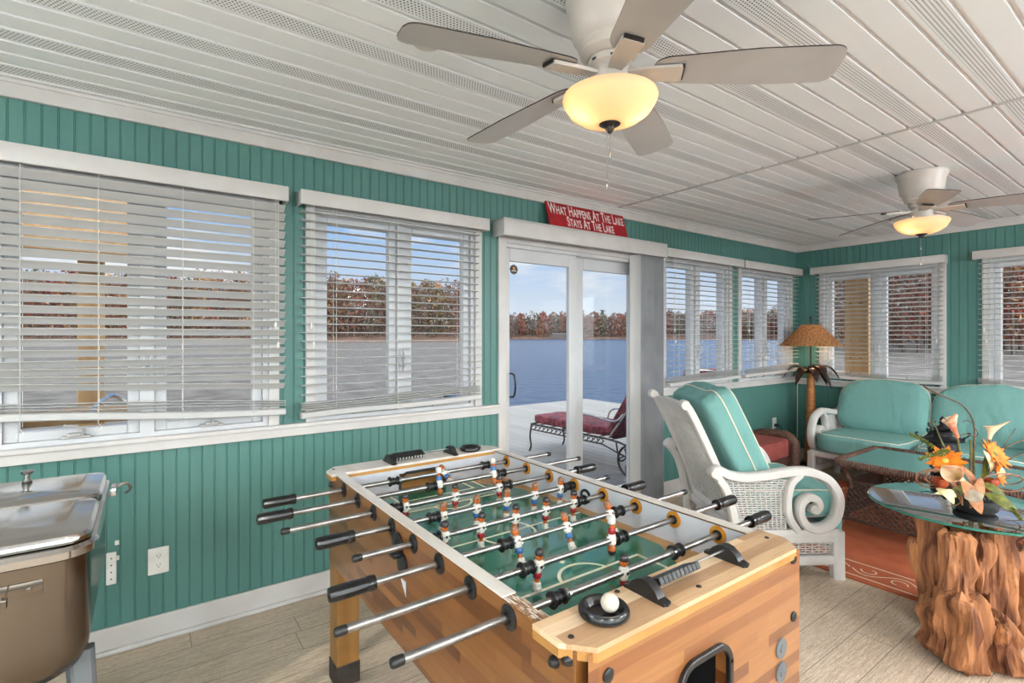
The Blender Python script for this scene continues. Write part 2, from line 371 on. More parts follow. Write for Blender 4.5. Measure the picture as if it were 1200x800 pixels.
def cushion_fn(hx, hy, hz, k=5, wr=.006, seed=0, deform=None, kz=None):
    def q(p):
        s = (abs(p[0])**k+abs(p[1])**k+abs(p[2])**k)**(1/k)
        v = Vector((p[0]/s*hx, p[1]/s*hy, p[2]/s*hz))
        if wr:
            e = max(abs(p[0]), abs(p[1]))
            n = noise.noise(Vector((v.x*9+seed, v.y*9, v.z*4)))
            v = v*(1+wr*2*n) + Vector((0, 0, 1))*(wr*1.2*noise.noise(Vector((v.x*22+seed, v.y*5, seed))))*(1 if p[2] > 0 else -1)
        return deform(v) if deform else v
    return q
def cushion(mb, fn, n=14, mi=0, M=None):
    """six-sided grid mapped through fn"""
    for ax in range(3):
        for sg in (-1, 1):
            def g(u, v, ax=ax, sg=sg):
                a = 2*u-1; c = 2*v-1
                a = math.copysign(abs(a)**.75, a); c = math.copysign(abs(c)**.75, c)
                p = [0, 0, 0]; p[ax] = sg; p[(ax+1) % 3] = a; p[(ax+2) % 3] = c
                return fn(p)
            mb.grid(g, n, n, mi, M)
def weld(o, d=.0004):
    bm = bmesh.new(); bm.from_mesh(o.data); bmesh.ops.remove_doubles(bm, verts=bm.verts, dist=d); bmesh.ops.recalc_face_normals(bm, faces=bm.faces); bm.to_mesh(o.data); bm.free()
    o.data.shade_smooth(); return o
def edge_loop(fn, ax, sg, e=1.0, n=15):
    """points round the rim of a cushion face (piping)"""
    pts = []
    seq = [(-1+2*i/n, -1) for i in range(n)]+[(1, -1+2*i/n) for i in range(n)]+[(1-2*i/n, 1) for i in range(n)]+[(-1, 1-2*i/n) for i in range(n)]
    for a, c in seq:
        a = math.copysign(abs(a)**.75, a); c = math.copysign(abs(c)**.75, c)
        p = [0, 0, 0]; p[ax] = sg*e; p[(ax+1) % 3] = a; p[(ax+2) % 3] = c
        pts.append(fn(p))
    return pts
# ------------------------------------------------------------------ room
D, LX, CZ = 2.84, 6.06, 2.415
YR, XB = -2.2, -2.6
def mulcols(ops, x0, x1):
    return
def wall(name, x0, x1, ops, pitch, off, M, sun=None):
    """beadboard wall in local coords: x along the wall, y outwards, room face at y=0. ops: openings (xa, xb, za, zb)"""
    mb = MB()
    gp = []; g = x0+off
    while g < x1: gp.append(g); g += pitch
    prof = ((-.004, 0), (-.0028, .0028), (-.0014, .0004), (.0014, .0004), (.0028, .0028), (.004, 0))
    cuts = {round(x0, 5): 0, round(x1, 5): 0}
    for g in gp:
        for dx, dy in prof:
            if x0 < g+dx < x1: cuts[round(g+dx, 5)] = dy
    xs = sorted(cuts)
    def dep(x):
        for g in gp:
            if abs(x-g) <= .004:
                for (a, da), (b, db) in zip(prof, prof[1:]):
                    if a <= x-g <= b: return da+(db-da)*(x-g-a)/(b-a)
        return 0
    for o in ops:
        for e in o[:2]:
            if round(e, 5) not in cuts: cuts[round(e, 5)] = dep(e)
    xs = sorted(cuts)
    for a, b in zip(xs, xs[1:]):
        mid = (a+b)/2; zs = [(0, CZ)]
        for (xa, xb, za, zb) in ops:
            if xa <= mid <= xb:
                zs = [q for (p0, p1) in zs for q in ((p0, min(p1, za)), (max(p0, zb), p1)) if q[1]-q[0] > 1e-4]
        for (p0, p1) in zs:
            mb.add([(a, cuts[a], p0), (b, cuts[b], p0), (b, cuts[b], p1), (a, cuts[a], p1)], [(0, 1, 2, 3)], 0, M)
    es = sorted({x0, x1, *[e for o in ops for e in o[:2]]})
    for a, b in zip(es, es[1:]):
        mid = (a+b)/2; zs = [(0, CZ)]
        for (xa, xb, za, zb) in ops:
            if xa <= mid <= xb:
                zs = [q for (p0, p1) in zs for q in ((p0, min(p1, za)), (max(p0, zb), p1)) if q[1]-q[0] > 1e-4]
        for (p0, p1) in zs: mb.box(a, b, .008, .13, p0, p1, 1, M)
    return tag(mb.build(name, [teal, white_trim], None, 0), kind='structure')
ML = T(0, D, 0)                                        # left (lake) wall frame
MF = Matrix(((0, 1, 0, LX), (-1, 0, 0, 0), (0, 0, 1, 0), (0, 0, 0, 1)))   # far wall: local x -> -Y, local y -> +X
WZ0, WZ1 = .93, 2.07
WINS_L = [-.54, .69, 3.625, 4.845]; WINS_F = [-2.585, -1.235]; WW = 1.10
def wop(x): return (x+.045, x+WW-.045, WZ0, WZ1)
wall('wall_left', XB, LX, [wop(x) for x in WINS_L]+[(1.955, 3.40, 0, 2.03)], .0515, .04, ML)
wall('wall_far', -D, -YR, [wop(x) for x in WINS_F]+[(.2, 1.9, .8, 2.1)], .0615, .03, MF)
MRt = Matrix(((-1, 0, 0, 0), (0, -1, 0, YR), (0, 0, 1, 0), (0, 0, 0, 1)))
wall('wall_right', -LX, -XB, [(-5.9, -4.3, .5, 2.2), (-4.1, -2.5, .5, 2.2), (-2.3, -.7, .5, 2.2), (-.5, 1.1, .5, 2.2), (1.3, 2.4, .5, 2.2)], .0515, .04, MRt)
MB_ = Matrix(((0, -1, 0, XB), (1, 0, 0, 0), (0, 0, 1, 0), (0, 0, 0, 1)))
wall('wall_near', YR, D, [(-2.0, -.3, .5, 2.2), (-.1, 1.3, .5, 2.2)], .0515, .04, MB_)
# plain panes and mullions of window openings added in unseen walls for light
for i, (M, a, b, z0, z1) in enumerate([(MRt, -5.9, -4.3, .5, 2.2), (MRt, -4.1, -2.5, .5, 2.2), (MRt, -2.3, -.7, .5, 2.2), (MRt, -.5, 1.1, .5, 2.2), (MRt, 1.3, 2.4, .5, 2.2), (MB_, -2.0, -.3, .5, 2.2), (MB_, -.1, 1.3, .5, 2.2), (MF, .2, 1.9, .8, 2.1)]):
    w = empty('window_%d' % (i+7), kind='structure')
    f = MB(); f.box(a, a+.05, .02, .08, z0, z1, 0, M); f.box(b-.05, b, .02, .08, z0, z1, 0, M); f.box(a, b, .02, .08, z0, z0+.05, 0, M); f.box(a, b, .02, .08, z1-.05, z1, 0, M)
    f.box((a+b)/2-.025, (a+b)/2+.025, .02, .08, z0, z1, 0, M); f.build('window_frame', vinyl, w, 0)
    g = MB(); g.box(a+.04, b-.04, .048, .052, z0+.04, z1-.04, 0, M); g.build('pane', pane_m, w, 0)
fl = MB(); fl.box(XB-.13, LX+.13, YR-.13, D+.13, -.1, 0); tag(fl.build('floor', floor_m, None, 0), kind='structure')
# ceiling : soffit strips along X
def ceiling():
    mb = MB(); p = .10467; y = 1.423-40*p; ys = []
    pr = ((-.0085, 0), (-.0065, .016), (.0065, .016), (.0085, 0))
    while y < D:
        for dy, dz in pr:
            if YR < y+dy < D: ys.append((y+dy, dz))
        y += p
    ys = [(YR-.1, 0)]+ys+[(D+.1, 0)]
    for (xa, xb) in ((XB-.1, 3.062), (3.082, LX+.1)):
        for (a, da), (b, db) in zip(ys, ys[1:]):
            mb.add([(xa, a, CZ+da), (xb, a, CZ+da), (xb, b, CZ+db), (xa, b, CZ+db)], [(0, 1, 2, 3)])
    mb.box(XB-.1, LX+.1, YR-.1, D+.1, CZ+.02, CZ+.1)
    o = mb.build('ceiling', soffit_m, None, 0); tag(o, kind='structure')
    s = MB(); s.box(3.070, 3.084, YR, D, CZ-.004, CZ+.02); s.build('seam_channel', white_trim, o, 0)
ceiling()
# crown boards
for i, (M, a, b) in enumerate(((ML, XB, LX), (MF, -D, -YR))):
    c = MB(); c.box(a, b, -.022, 0, CZ-.075, CZ-.001, 0, M, .004); c.box(a, b, -.03, 0, CZ-.018, CZ-.001, 0, M, .003)
    tag(c.build('trim_%d' % (i+1), white_trim, None, 0), kind='structure')
# continuous sill boards
c = MB()
for a, b in ((XB, 1.925), (3.44, LX-.03)):
    c.box(a, b, -.028, 0, .868, .925, 0, ML, .003); c.box(a, b, -.045, 0, .912, .932, 0, ML, .004)
tag(c.build('trim_3', white_trim, None, 0), kind='structure')
c = MB(); c.box(-D+.03, -YR, -.028, 0, .845, .905, 0, MF, .003); c.box(-D+.03, -YR, -.045, 0, .89, .912, 0, MF, .004)
tag(c.build('trim_4', white_trim, None, 0), kind='structure')
c = MB()
for a, b in ((XB, 1.925), (3.44, LX)):
    c.box(a, b, -.016, 0, 0, .115, 0, ML, .004); c.box(a, b, -.034, 0, 0, .022, 0, ML, .008)
tag(c.build('baseboard_left', white_trim, None, 0), kind='structure')
c = MB(); c.box(-D, -YR, -.016, 0, 0, .115, 0, MF, .004); c.box(-D, -YR, -.034, 0, 0, .022, 0, MF, .008)
tag(c.build('baseboard_far', white_trim, None, 0), kind='structure')
# ------------------------------------------------------------------ windows
def window(n, x, M, drop=0):
    w = empty('window_%d' % n, kind='structure')
    z0 = WZ0-drop; z1 = WZ1
    f = MB()
    for a, b in ((x, x+.05), (x+WW-.05, x+WW)): f.box(a, b, -.018, .004, z0-.005, z1+.06, 0, M, .003)
    f.box(x+.05, x+WW-.05, -.018, .004, z1-.01, z1+.06, 0, M, .003)
    f.build('window_casing', white_trim, w, 0)
    f = MB()
    f.box(x+.045, x+.075, 0, .11, z0, z1, 0, M); f.box(x+WW-.075, x+WW-.045, 0, .11, z0, z1, 0, M)
    f.box(x+.075, x+.52, .001, .109, z0, z0+.022, 0, M); f.box(x+.575, x+WW-.075, .001, .109, z0, z0+.022, 0, M); f.box(x+.075, x+.52, .001, .109, z1-.025, z1, 0, M); f.box(x+.575, x+WW-.075, .001, .109, z1-.025, z1, 0, M)
    f.box(x+.52, x+.575, .0, .11, z0, z1, 0, M); f.build('window_frame', vinyl, w, 0)
    for a, b in ((x+.075, x+.52), (x+.575, x+WW-.075)):
        s = MB(); rw = .045; zb = z0+.022; zt = z1-.025
        s.box(a, a+rw, .02, .07, zb, zt, 0, M, .004); s.box(b-rw, b, .02, .07, zb, zt, 0, M, .004)
        s.box(a+rw, b-rw, .02, .07, zb, zb+rw-.005, 0, M, .004); s.box(a+rw, b-rw, .02, .07, zt-rw, zt, 0, M, .004)
        s.box(a+rw-.008, a+rw+.002, .03, .06, zb+rw-.01, zt-rw+.01, 0, M); 
        so = s.build('sash', vinyl, w, 0)
        g = MB(); g.box(a+rw-.004, b-rw+.004, .043, .047, zb+rw-.01, zt-rw+.004, 0, M); g.build('pane', pane_m, so, 0)
    # crank operators on the sill of each sash
    for k, cx in enumerate((x+.30, x+.80)):
        c = MB()
        c.box(cx-.05, cx+.05, -.012, .016, z0+.022, z0+.034, 0, M, .005); c.box(cx-.028, cx+.03, -.02, .012, z0+.03, z0+.046, 0, M, .006)
        if k == 0: pth = [(cx+.02, -.016, z0+.042), (cx+.03, -.026, z0+.06), (cx-.005, -.034, z0+.078), (cx-.03, -.036, z0+.08)]
        else: pth = [(cx, -.016, z0+.04), (cx+.004, -.024, z0+.075), (cx+.008, -.026, z0+.115)]
        c.tube(smoothpath(pth, 4), .006, 6, 0, M); c.lathe([(.004, -.006), (.009, 0), (.004, .008)], 8, 0, M @ T(*pth[-1]))
        c.build('crank_handle', crank_m, w, 30)
    l = MB()
    for cx in (x+.535, x+.56):
        l.box(cx-.006, cx+.006, -.012, .004, 1.18, 1.30, 0, M, .003); l.tube([(M @ Vector((cx, -.012, 1.2))), (M @ Vector((cx, -.03, 1.24))), (M @ Vector((cx, -.014, 1.29)))], .004, 6)
    l.build('sash_lock', vinyl, w, 30)
    return w
for i, x in enumerate(WINS_L): window(i+1, x, ML)
for i, x in enumerate(WINS_F): window(i+5, x, MF, .02)
# ------------------------------------------------------------------ blinds
def blind(x0, x1, M, vx0, vx1, zt, zb, tilt, label, cords, sag=(0, 0), gap=.045, vz=(2.065, 2.14), ret=True, off=.055, stack=4):
    o = empty('window_blind', tuple(M @ Vector(((x0+x1)/2, -off, zb))), 0, label, 'blind')
    inv = Matrix.Translation(-o.location)
    MM = inv @ M
    v = MB(); v.box(vx0, vx1, -off-.045, -off-.03, vz[0], vz[1], 0, MM, .004)
    for a in (vx0, vx1-.012): v.box(a, a+.012, -off-.035, -.001, vz[0], vz[1], 0, MM, .002)
    v.build('valance', white_trim, o, 30)
    h = MB(); h.box(x0+.01, x1-.01, -off-.022, -off+.022, vz[0]+.012, vz[1]-.006, 0, MM, .003); h.build('head_rail', vinyl, o, 0)
    s = MB(); z = zt; zs = []
    while z > zb+.055+.012*stack: zs.append(z); z -= gap
    n = len(zs)
    L0 = x1-x0; nseg = 6
    def slat(z, fa, tl, jit=0):
        ct, st = math.cos(tl), math.sin(tl)
        dl, dr = sag[0]*fa, sag[1]*fa
        def fn(u, w):
            q = (w-.5)*.05; cam_ = .003*(1-(2*w-1)**2)
            return (x0+L0*u, -off+q*ct, z-q*st+cam_*ct+dl*(1-u)+dr*u+jit*math.sin(u*5+z*40)*.004)
        s.grid(fn, nseg, 3, 0, MM, .0022)
    for i, zz in enumerate(zs):
        slat(zz, max(0, (i-(n-4))/4) if i > n-4 else 0, tilt, .15)
    for k in range(stack): slat(zb+.028+.012*k+.004, 1, tilt*.3, 1.0)
    s.build('slats', slat_m, o, 25)
    b = MB()
    def rail(u, w): return None
    zl, zr = zb+sag[0], zb+sag[1]
    nn = 8
    pts = [(x0+L0*i/nn, -off, zl+(zr-zl)*i/nn+.004*math.sin(i*.9)) for i in range(nn+1)]
    b.sweep([MM @ Vector(p) for p in pts], .032, .052, (MM.to_3x3() @ Vector((0, 1, 0))), 0)
    b.build('bottom_rail', slat_m, o, 30)
    c = MB()
    for cx in cords:
        for dy in (-.027, .027):
            c.tube([(cx, -off+dy, vz[0]+.02), (cx, -off+dy, zb+.02)], .0011, 4, 0, MM)
        c.tube(smoothpath([(cx, -off-.03, zb+.02), (cx+.012, -off-.034, zb), (cx-.01, -off-.034, zb-.012), (cx-.004, -off-.03, zb+.006)], 4), .0012, 4, 0, MM)
    c.build('ladder_cords', cord_m, o, 0)
    c = MB(); cx = x0+.045 if ret else x1-.05
    for d, ln in ((0, .62), (.012, .72)):
        c.tube([(cx+d, -off-.036, vz[0]), (cx+d, -off-.036, vz[0]-ln)], .0012, 4, 0, MM)
        c.lathe([(.002, .012), (.006, .006), (.007, -.012), (.003, -.02)], 8, 0, MM @ T(cx+d, -off-.036, vz[0]-ln))
    c.build('pull_cord', cord_m, o, 30)
    return o
R = math.radians
blind(-.56, .578, ML, -.6, .588, 2.035, 1.0, R(35), 'tilted half-closed white slat blind on the big window nearest the steel cooler', (-.4, -.16, .14, .43), (.07, .0), ret=False, stack=3)
blind(.655, 1.745, ML, .645, 1.80, 2.035, .985, R(1), 'open white slat blind between the cooler window and the sliding glass door', (.83, 1.18, 1.6), (-.012, .012))
blind(3.66, 4.76, ML, 3.60, 4.79, 2.03, .975, R(1), 'open white slat blind beside the vertical blind of the glass door', (3.78, 4.2, 4.62), (-.01, .012), off=.06)
blind(4.85, 5.95, ML, 4.82, 6.0, 2.03, .985, R(1), 'open white slat blind in the corner left of the palm lamp', (4.98, 5.4, 5.8), (0, .03), off=.06)
blind(-2.60, -1.50, MF, -2.645, -1.475, 2.03, .945, R(9), 'white slat blind on the far window behind the palm lamp and sofa end', (-2.45, -2.05, -1.62), (0, 0), ret=False)
blind(-1.25, -.12, MF, -1.285, -.09, 2.03, .945, R(5), 'white slat blind at the right edge of the photo above the sofa', (-1.1, -.7, -.3), (0, 0))
# ------------------------------------------------------------------ sliding door
dr = empty('door_1', (0, 0, 0), kind='structure')
f = MB()
f.box(1.925, 1.99, -.018, .005, 0, 2.085, 0, ML, .004); f.box(3.375, 3.44, -.018, .005, 0, 2.085, 0, ML, .004); f.box(1.99, 3.375, -.018, .005, 2.02, 2.085, 0, ML, .004)
f.build('door_casing', white_trim, dr, 0)
f = MB()
f.box(1.955, 1.985, 0, .12, 0, 2.03, 0, ML); f.box(3.37, 3.4, 0, .12, 0, 2.03, 0, ML); f.box(1.985, 3.37, 0, .12, 1.995, 2.03, 0, ML); f.box(1.985, 3.37, 0, .13, 0, .035, 0, ML)
f.build('door_frame', vinyl, dr, 0)
for nm, a, b, ya, yb, lw, rw in (('sliding_panel', 1.985, 2.665, .02, .055, .055, .075), ('fixed_panel', 2.70, 3.37, .07, .105, .08, .055)):
    s = MB(); s.box(a, a+lw, ya, yb, .035, 1.995, 0, ML, .004); s.box(b-rw, b, ya, yb, .035, 1.995, 0, ML, .004)
    s.box(a+lw, b-rw, ya, yb, .035, .14, 0, ML, .004); s.box(a+lw, b-rw, ya, yb, 1.905, 1.995, 0, ML, .004)
    so = s.build(nm, vinyl, dr, 0)
    g = MB(); ym = (ya+yb)/2; g.box(a+lw-.01, b-rw+.01, ym-.003, ym+.003, .13, 1.915, 0, ML); g.build('pane', pane_m, so, 0)
    if nm == 'sliding_panel':
        k = MB(); k.box(2.0, 2.03, .008, .022, .95, 1.14, 0, ML, .004)
        k.build('handle_plate', vinyl, so, 0)
        k = MB(); k.tube(smoothpath([(2.035, .01, .97), (2.037, -.03, .975), (2.042, -.042, 1.02), (2.042, -.042, 1.08), (2.037, -.03, 1.125), (2.035, .01, 1.13)], 5), .0065, 8, 0, ML); k.build('handle', black_gl, so, 40)
        k = MB(); Mst = ML @ T(2.082, ym-.006, 1.85) @ RX(PI/2); k.lathe([(.036, 0), (.036, .002)], 8, 0, Mst); k.lathe([(.03, .002), (.03, .003)], 8, 1, Mst); k.lathe([(.012, .003), (.012, .0035)], 8, 2, Mst @ T(0, .008, 0)); k.box(-.02, .02, -.012, -.006, .003, .0036, 3, Mst); k.build('window_sticker', [grey_metal, iron, amber_pl, fig_white], so, 0)
# vertical blind of the door
vb = empty('vertical_blind', (3.4, D-.12, 2.05), 0, 'grey vertical vane blind stacked open on the right of the glass door', 'blind')
I = Matrix.Translation(-vb.location)
v = MB(); v.box(1.885, 3.555, 2.705, 2.72, 2.045, 2.155, 0, I, .004); v.box(1.885, 1.90, 2.715, 2.839, 2.045, 2.155, 0, I, .003); v.box(3.54, 3.555, 2.715, 2.839, 2.045, 2.155, 0, I, .003); v.box(1.885, 3.555, 2.705, 2.839, 2.148, 2.158, 0, I)
v.build('valance', white_trim, vb, 30)
v = MB(); v.box(1.93, 3.53, 2.755, 2.80, 2.06, 2.10, 0, I, .004); v.build('head_rail', vinyl, vb, 0)
for k in range(13):
    x = 3.235+k*.0245
    v = MB()
    def fn(a, b, x=x, k=k):
        q = (a-.5)*.089; th = R(116+4*math.sin(k*2.1))
        c = .006*(1-(2*a-1)**2)
        return (x+q*math.cos(th)+c*math.sin(th), 2.778+q*math.sin(th)-c*math.cos(th), .03+2.02*b)
    v.grid(fn, 4, 1, 0, I, .0012); v.build('vane', slat_m if k == 0 else vane_m, vb, 60)
# ------------------------------------------------------------------ red sign
sg = empty('wooden_sign', (2.72, 2.76, 2.17), 0, 'red wooden sign with white lettering leaning on the glass door valance', 'sign')
sb = MB()
tiltM = RX(-R(17))
sb.box(-.405, .405, -.006, .006, -.005, .19, 0, tiltM, .002); sb.build('board', sign_red, sg, 0)
def text_mesh(name, body, size, M, mat_, parent, extr=.0006, sc=False, spacing=1.0, shear=0):
    cu = bpy.data.curves.new(name+'_curve', 'FONT'); cu.body = body; cu.size = size; cu.align_x = 'CENTER'; cu.align_y = 'CENTER'; cu.extrude = extr; cu.space_character = spacing; cu.resolution_u = 3; cu.shear = shear
    cu.offset = size*.012
    if sc:
        cu.small_caps_scale = .78
        for i, ch in enumerate(body):
            if ch.islower(): cu.body_format[i].use_small_caps = True
    ob = bpy.data.objects.new(name+'_curve', cu); C.objects.link(ob)
    bpy.context.view_layer.update()
    me = bpy.data.meshes.new_from_object(ob.evaluated_get(bpy.context.evaluated_depsgraph_get()))
    C.objects.unlink(ob); bpy.data.objects.remove(ob); bpy.data.curves.remove(cu)
    me.transform(M); me.materials.clear(); me.materials.append(mat_); me.name = name
    o = bpy.data.objects.new(name, me); C.objects.link(o); o.parent = parent
    return o
Mt = tiltM @ T(0, -.0068, 0) @ RX(PI/2) @ Matrix.Diagonal((.535, 1, 1, 1))
text_mesh('lettering', 'What Happens At The Lake', .118, Mt @ T(0, .135, 0), sign_white, sg, sc=True, spacing=1.05)
text_mesh('lettering', 'Stays At The Lake', .112, Mt @ T(.02, .048, 0), sign_white, sg, sc=True, spacing=1.05)
w = MB(); w.tube([(-.36, .05, .18), (-.36, .045, .23)], .0015, 5); w.build('hanging_wire', cord_m, sg, 0)
# ------------------------------------------------------------------ outlets, strips, cables
def outlet(x, z, M, label):
    o = empty('wall_outlet', tuple(M @ Vector((x, 0, z))), 0, label, 'outlet')
    Mo = Matrix.Translation(-o.location) @ M @ T(x, 0, z)
    p = MB(); p.box(-.04, .04, -.006, -.0005, -.06, .06, 0, Mo, .003); p.build('cover_plate', outlet_m, o, 0)
    for s in (-.021, .021):
        p = MB(); p.prism([(.017*math.cos(a*PI/8), .015*math.sin(a*PI/8)) for a in range(16)], 0, .003, 0, Mo @ T(0, -.0055, s) @ RX(PI/2))
        for dx in (-.006, .006): p.box(dx-.0012, dx+.0012, -.0092, -.0083, s-.001, s+.007, 1, Mo)
        p.box(-.002, .002, -.0092, -.0083, s-.009, s-.005, 1, Mo)
        p.build('socket', [outlet_m, dark_edge], o, 30)
    return o
outlet(.05, .36, ML, 'white duplex wall outlet low on the teal wall by the cooler')
ou = outlet(5.57, .44, ML, 'white wall outlet in the far corner with a black plug in it')
c = MB(); c.box(-.018, .018, -.04, -.008, -.035, -.005, 0, None, .004); c.tube(smoothpath([(0, -.04, -.02), (.03, -.06, -.03), (.07, -.05, -.1), (.1, -.04, -.25), (.18, -.06, -.40), (.3, -.1, -.432)], 5), .004, 6)
tag(c.build('power_plug', black_pl, None, 40, (5.57, D, .44)), 'black plug and cord in the corner wall outlet', 'plug')
c = MB(); c.tube(smoothpath([(6.03, 2.81, .86), (6.028, 2.808, .5), (6.03, 2.81, .2), (5.95, 2.76, .012), (5.7, 2.72, .008), (5.55, 2.66, .008)], 6), .004, 6)
tag(c.build('white_cable', cord_m, None, 40), 'thin white cable running down the far room corner', 'cable')
st = MB(); st.box(-.018, .018, -.012, 0, -.07, .07, 0, None, .004)
for k in range(4): st.lathe([(.003, 0), (.003, .002)], 8, 1, T(0, -.0125, -.045+.03*k) @ RX(PI/2))
tag(st.build('plastic_strip', [outlet_m, dark_edge], None, 0, (-.12, D, .37)), 'narrow white plastic strip on the wall behind the steel cooler', 'wall strip')
for z, l in ((.477, 'upper small white square clip on the wall by the cooler'), (.41, 'lower small white square clip on the wall by the cooler')):
    st = MB(); st.box(-.008, .008, -.006, 0, -.01, .01, 0, None, .002); tag(st.build('wall_clip', outlet_m, None, 0, (-.1, D, z)), l, 'clip')
st = MB(); st.lathe([(.052, 0), (.05, -.006), (.0, -.008)], 28, 0, None, False); tag(st.build('ceiling_cover', white_trim, None, 30, (.8, 1.62, CZ)), 'small round white cover plate on the ceiling left of the nearer fan', 'ceiling cover')
st = MB(); st.tube(smoothpath([(0, 0, 0), (-.012, .0, -.02), (-.01, -.05, -.06), (-.004, -.08, -.09)], 5), .002, 5); tag(st.build('wire_hook', silver_m, None, 40, (LX-.003, 2.70, 2.2)), 'small bent wire hook on the far wall beside the corner', 'hook')
# ------------------------------------------------------------------ ceiling fans
def fan(loc, angs, label, R_=.64):
    o = empty('ceiling_fan', loc, 0, label, 'ceiling fan', 'white ceiling fans with glowing glass bowls')
    h = MB()
    h.lathe([(.001, .0), (.128, 0), (.135, -.012), (.132, -.03), (.122, -.045), (.118, -.09), (.112, -.125), (.095, -.145), (.098, -.152), (.088, -.165), (.09, -.175), (.07, -.19), (.001, -.192)], 40)
    h.build('motor_housing', fan_white, o, 35)
    h = MB(); h.lathe([(.001, -.188), (.062, -.188), (.066, -.2), (.066, -.212), (.056, -.222), (.058, -.28), (.12, -.29), (.12, -.298), (.001, -.298)], 36); h.build('hub', fan_white, o, 35)
    h = MB(); 
    for a in range(14): 
        if a % 2: h.box(.064, .0675, -.007, .007, -.209, -.203, 0, RZ(a*2*PI/14))
    h.build('vent_slots', dark_edge, o, 0)
    for a in angs:
        M = RZ(R(a)) @ T(0, 0, -.226) @ RY(R(3.2)) @ RX(R(-11))
        b = MB()
        n = 70
        out = []
        def wd(u):
            base = .052+.022*min(1, u*1.8)
            if u < .1: base *= math.sqrt(max(0, 1-((.1-u)/.1)**2))*.6+.4
            if u > .91: base *= .45+.55*max(0.0, 1-((u-.91)/.09)**2.6)**.5
            return base
        for i in range(n+1): u = i/n; out.append((.13+(R_-.13)*u, wd(u)))
        for i in range(n, -1, -1): u = i/n; out.append((.13+(R_-.13)*u, -wd(u)))
        b.prism(out, -.002, .002, 0, M); bo = b.build('blade', [blade_m], o, 0)
        bo.data.materials.append(dark_edge)
        for p in bo.data.polygons:
            if len(p.vertices) == 4: p.material_index = 1
        k = MB()
        k.prism([(.05, .02), (.09, .026), (.15, .03), (.205, .032), (.212, .026), (.212, -.026), (.205, -.032), (.15, -.03), (.09, -.026), (.05, -.02)], -.016, -.006, 0, M)
        k.box(.206, .216, -.028, .028, -.014, -.003, 1, M)
        k.build('blade_bracket', [fan_white, dark_edge], o, 0)
    g = MB(); g.lathe([(r_q, -.387+(z_q+.387)*.72) for r_q, z_q in [(.118, -.262), (.14, -.268), (.143, -.28), (.138, -.30), (.122, -.335), (.095, -.362), (.06, -.38), (.02, -.387), (.02, -.384), (.058, -.376), (.092, -.358), (.118, -.332), (.134, -.3), (.138, -.28), (.13, -.27), (.118, -.266)]], 48, 0, None, False)
    g.build('glass_bowl', bowl_m, o, 50)
    g = MB(); g.lathe([(.001, -.378), (.034, -.38), (.032, -.386), (.014, -.396), (.012, -.404), (.006, -.412), (.001, -.413)], 24); g.build('finial', dark_edge, o, 40)
    for (dx, dy, ln) in ((-.012, .0, .185), (.008, .006, .09)):
        g = MB(); z = -.388
        g.tube([(dx, dy, z), (dx, dy, z-ln)], .0009, 5)
        k = 0
        while k*.006 < ln: g.lathe([(.0002, .0016), (.0017, 0), (.0002, -.0016)], 6, 0, T(dx, dy, z-k*.006)); k += 1
        g.lathe([(.001, .012), (.004, .004), (.004, -.006), (.001, -.012)], 8, 0, T(dx, dy, z-ln))
        g.build('pull_chain', silver_m, o, 0)
    for s in (-1, 1):
        q = RT*s*.062+FW*(-.01)
        g = MB(); g.lathe([(.002, .03), (.014, .02), (.02, 0), (.016, -.018), (.001, -.026)], 16, 0, T(q.x, q.y, -.306)); g.build('light_bulb', bulb_m, o, 50)
        ld = bpy.data.lights.new('bulb_light', 'POINT'); ld.energy = .55; ld.color = (1, .84, .64); ld.shadow_soft_size = .03
        lo = bpy.data.objects.new('bulb_light', ld); C.objects.link(lo); lo.location = (loc[0]+q.x*1.2, loc[1]+q.y*1.2, loc[2]-.335)
    return o
fan((1.147, 1.084, CZ), (-46, 26, 97, 169, 241), 'white five-blade ceiling fan nearest the camera with lit glass bowl, over the football table')
fan((3.98, 1.10, CZ), (-12, 60, 132, 204, 276), 'smaller-looking far white ceiling fan with lit glass bowl, before the sofa windows')
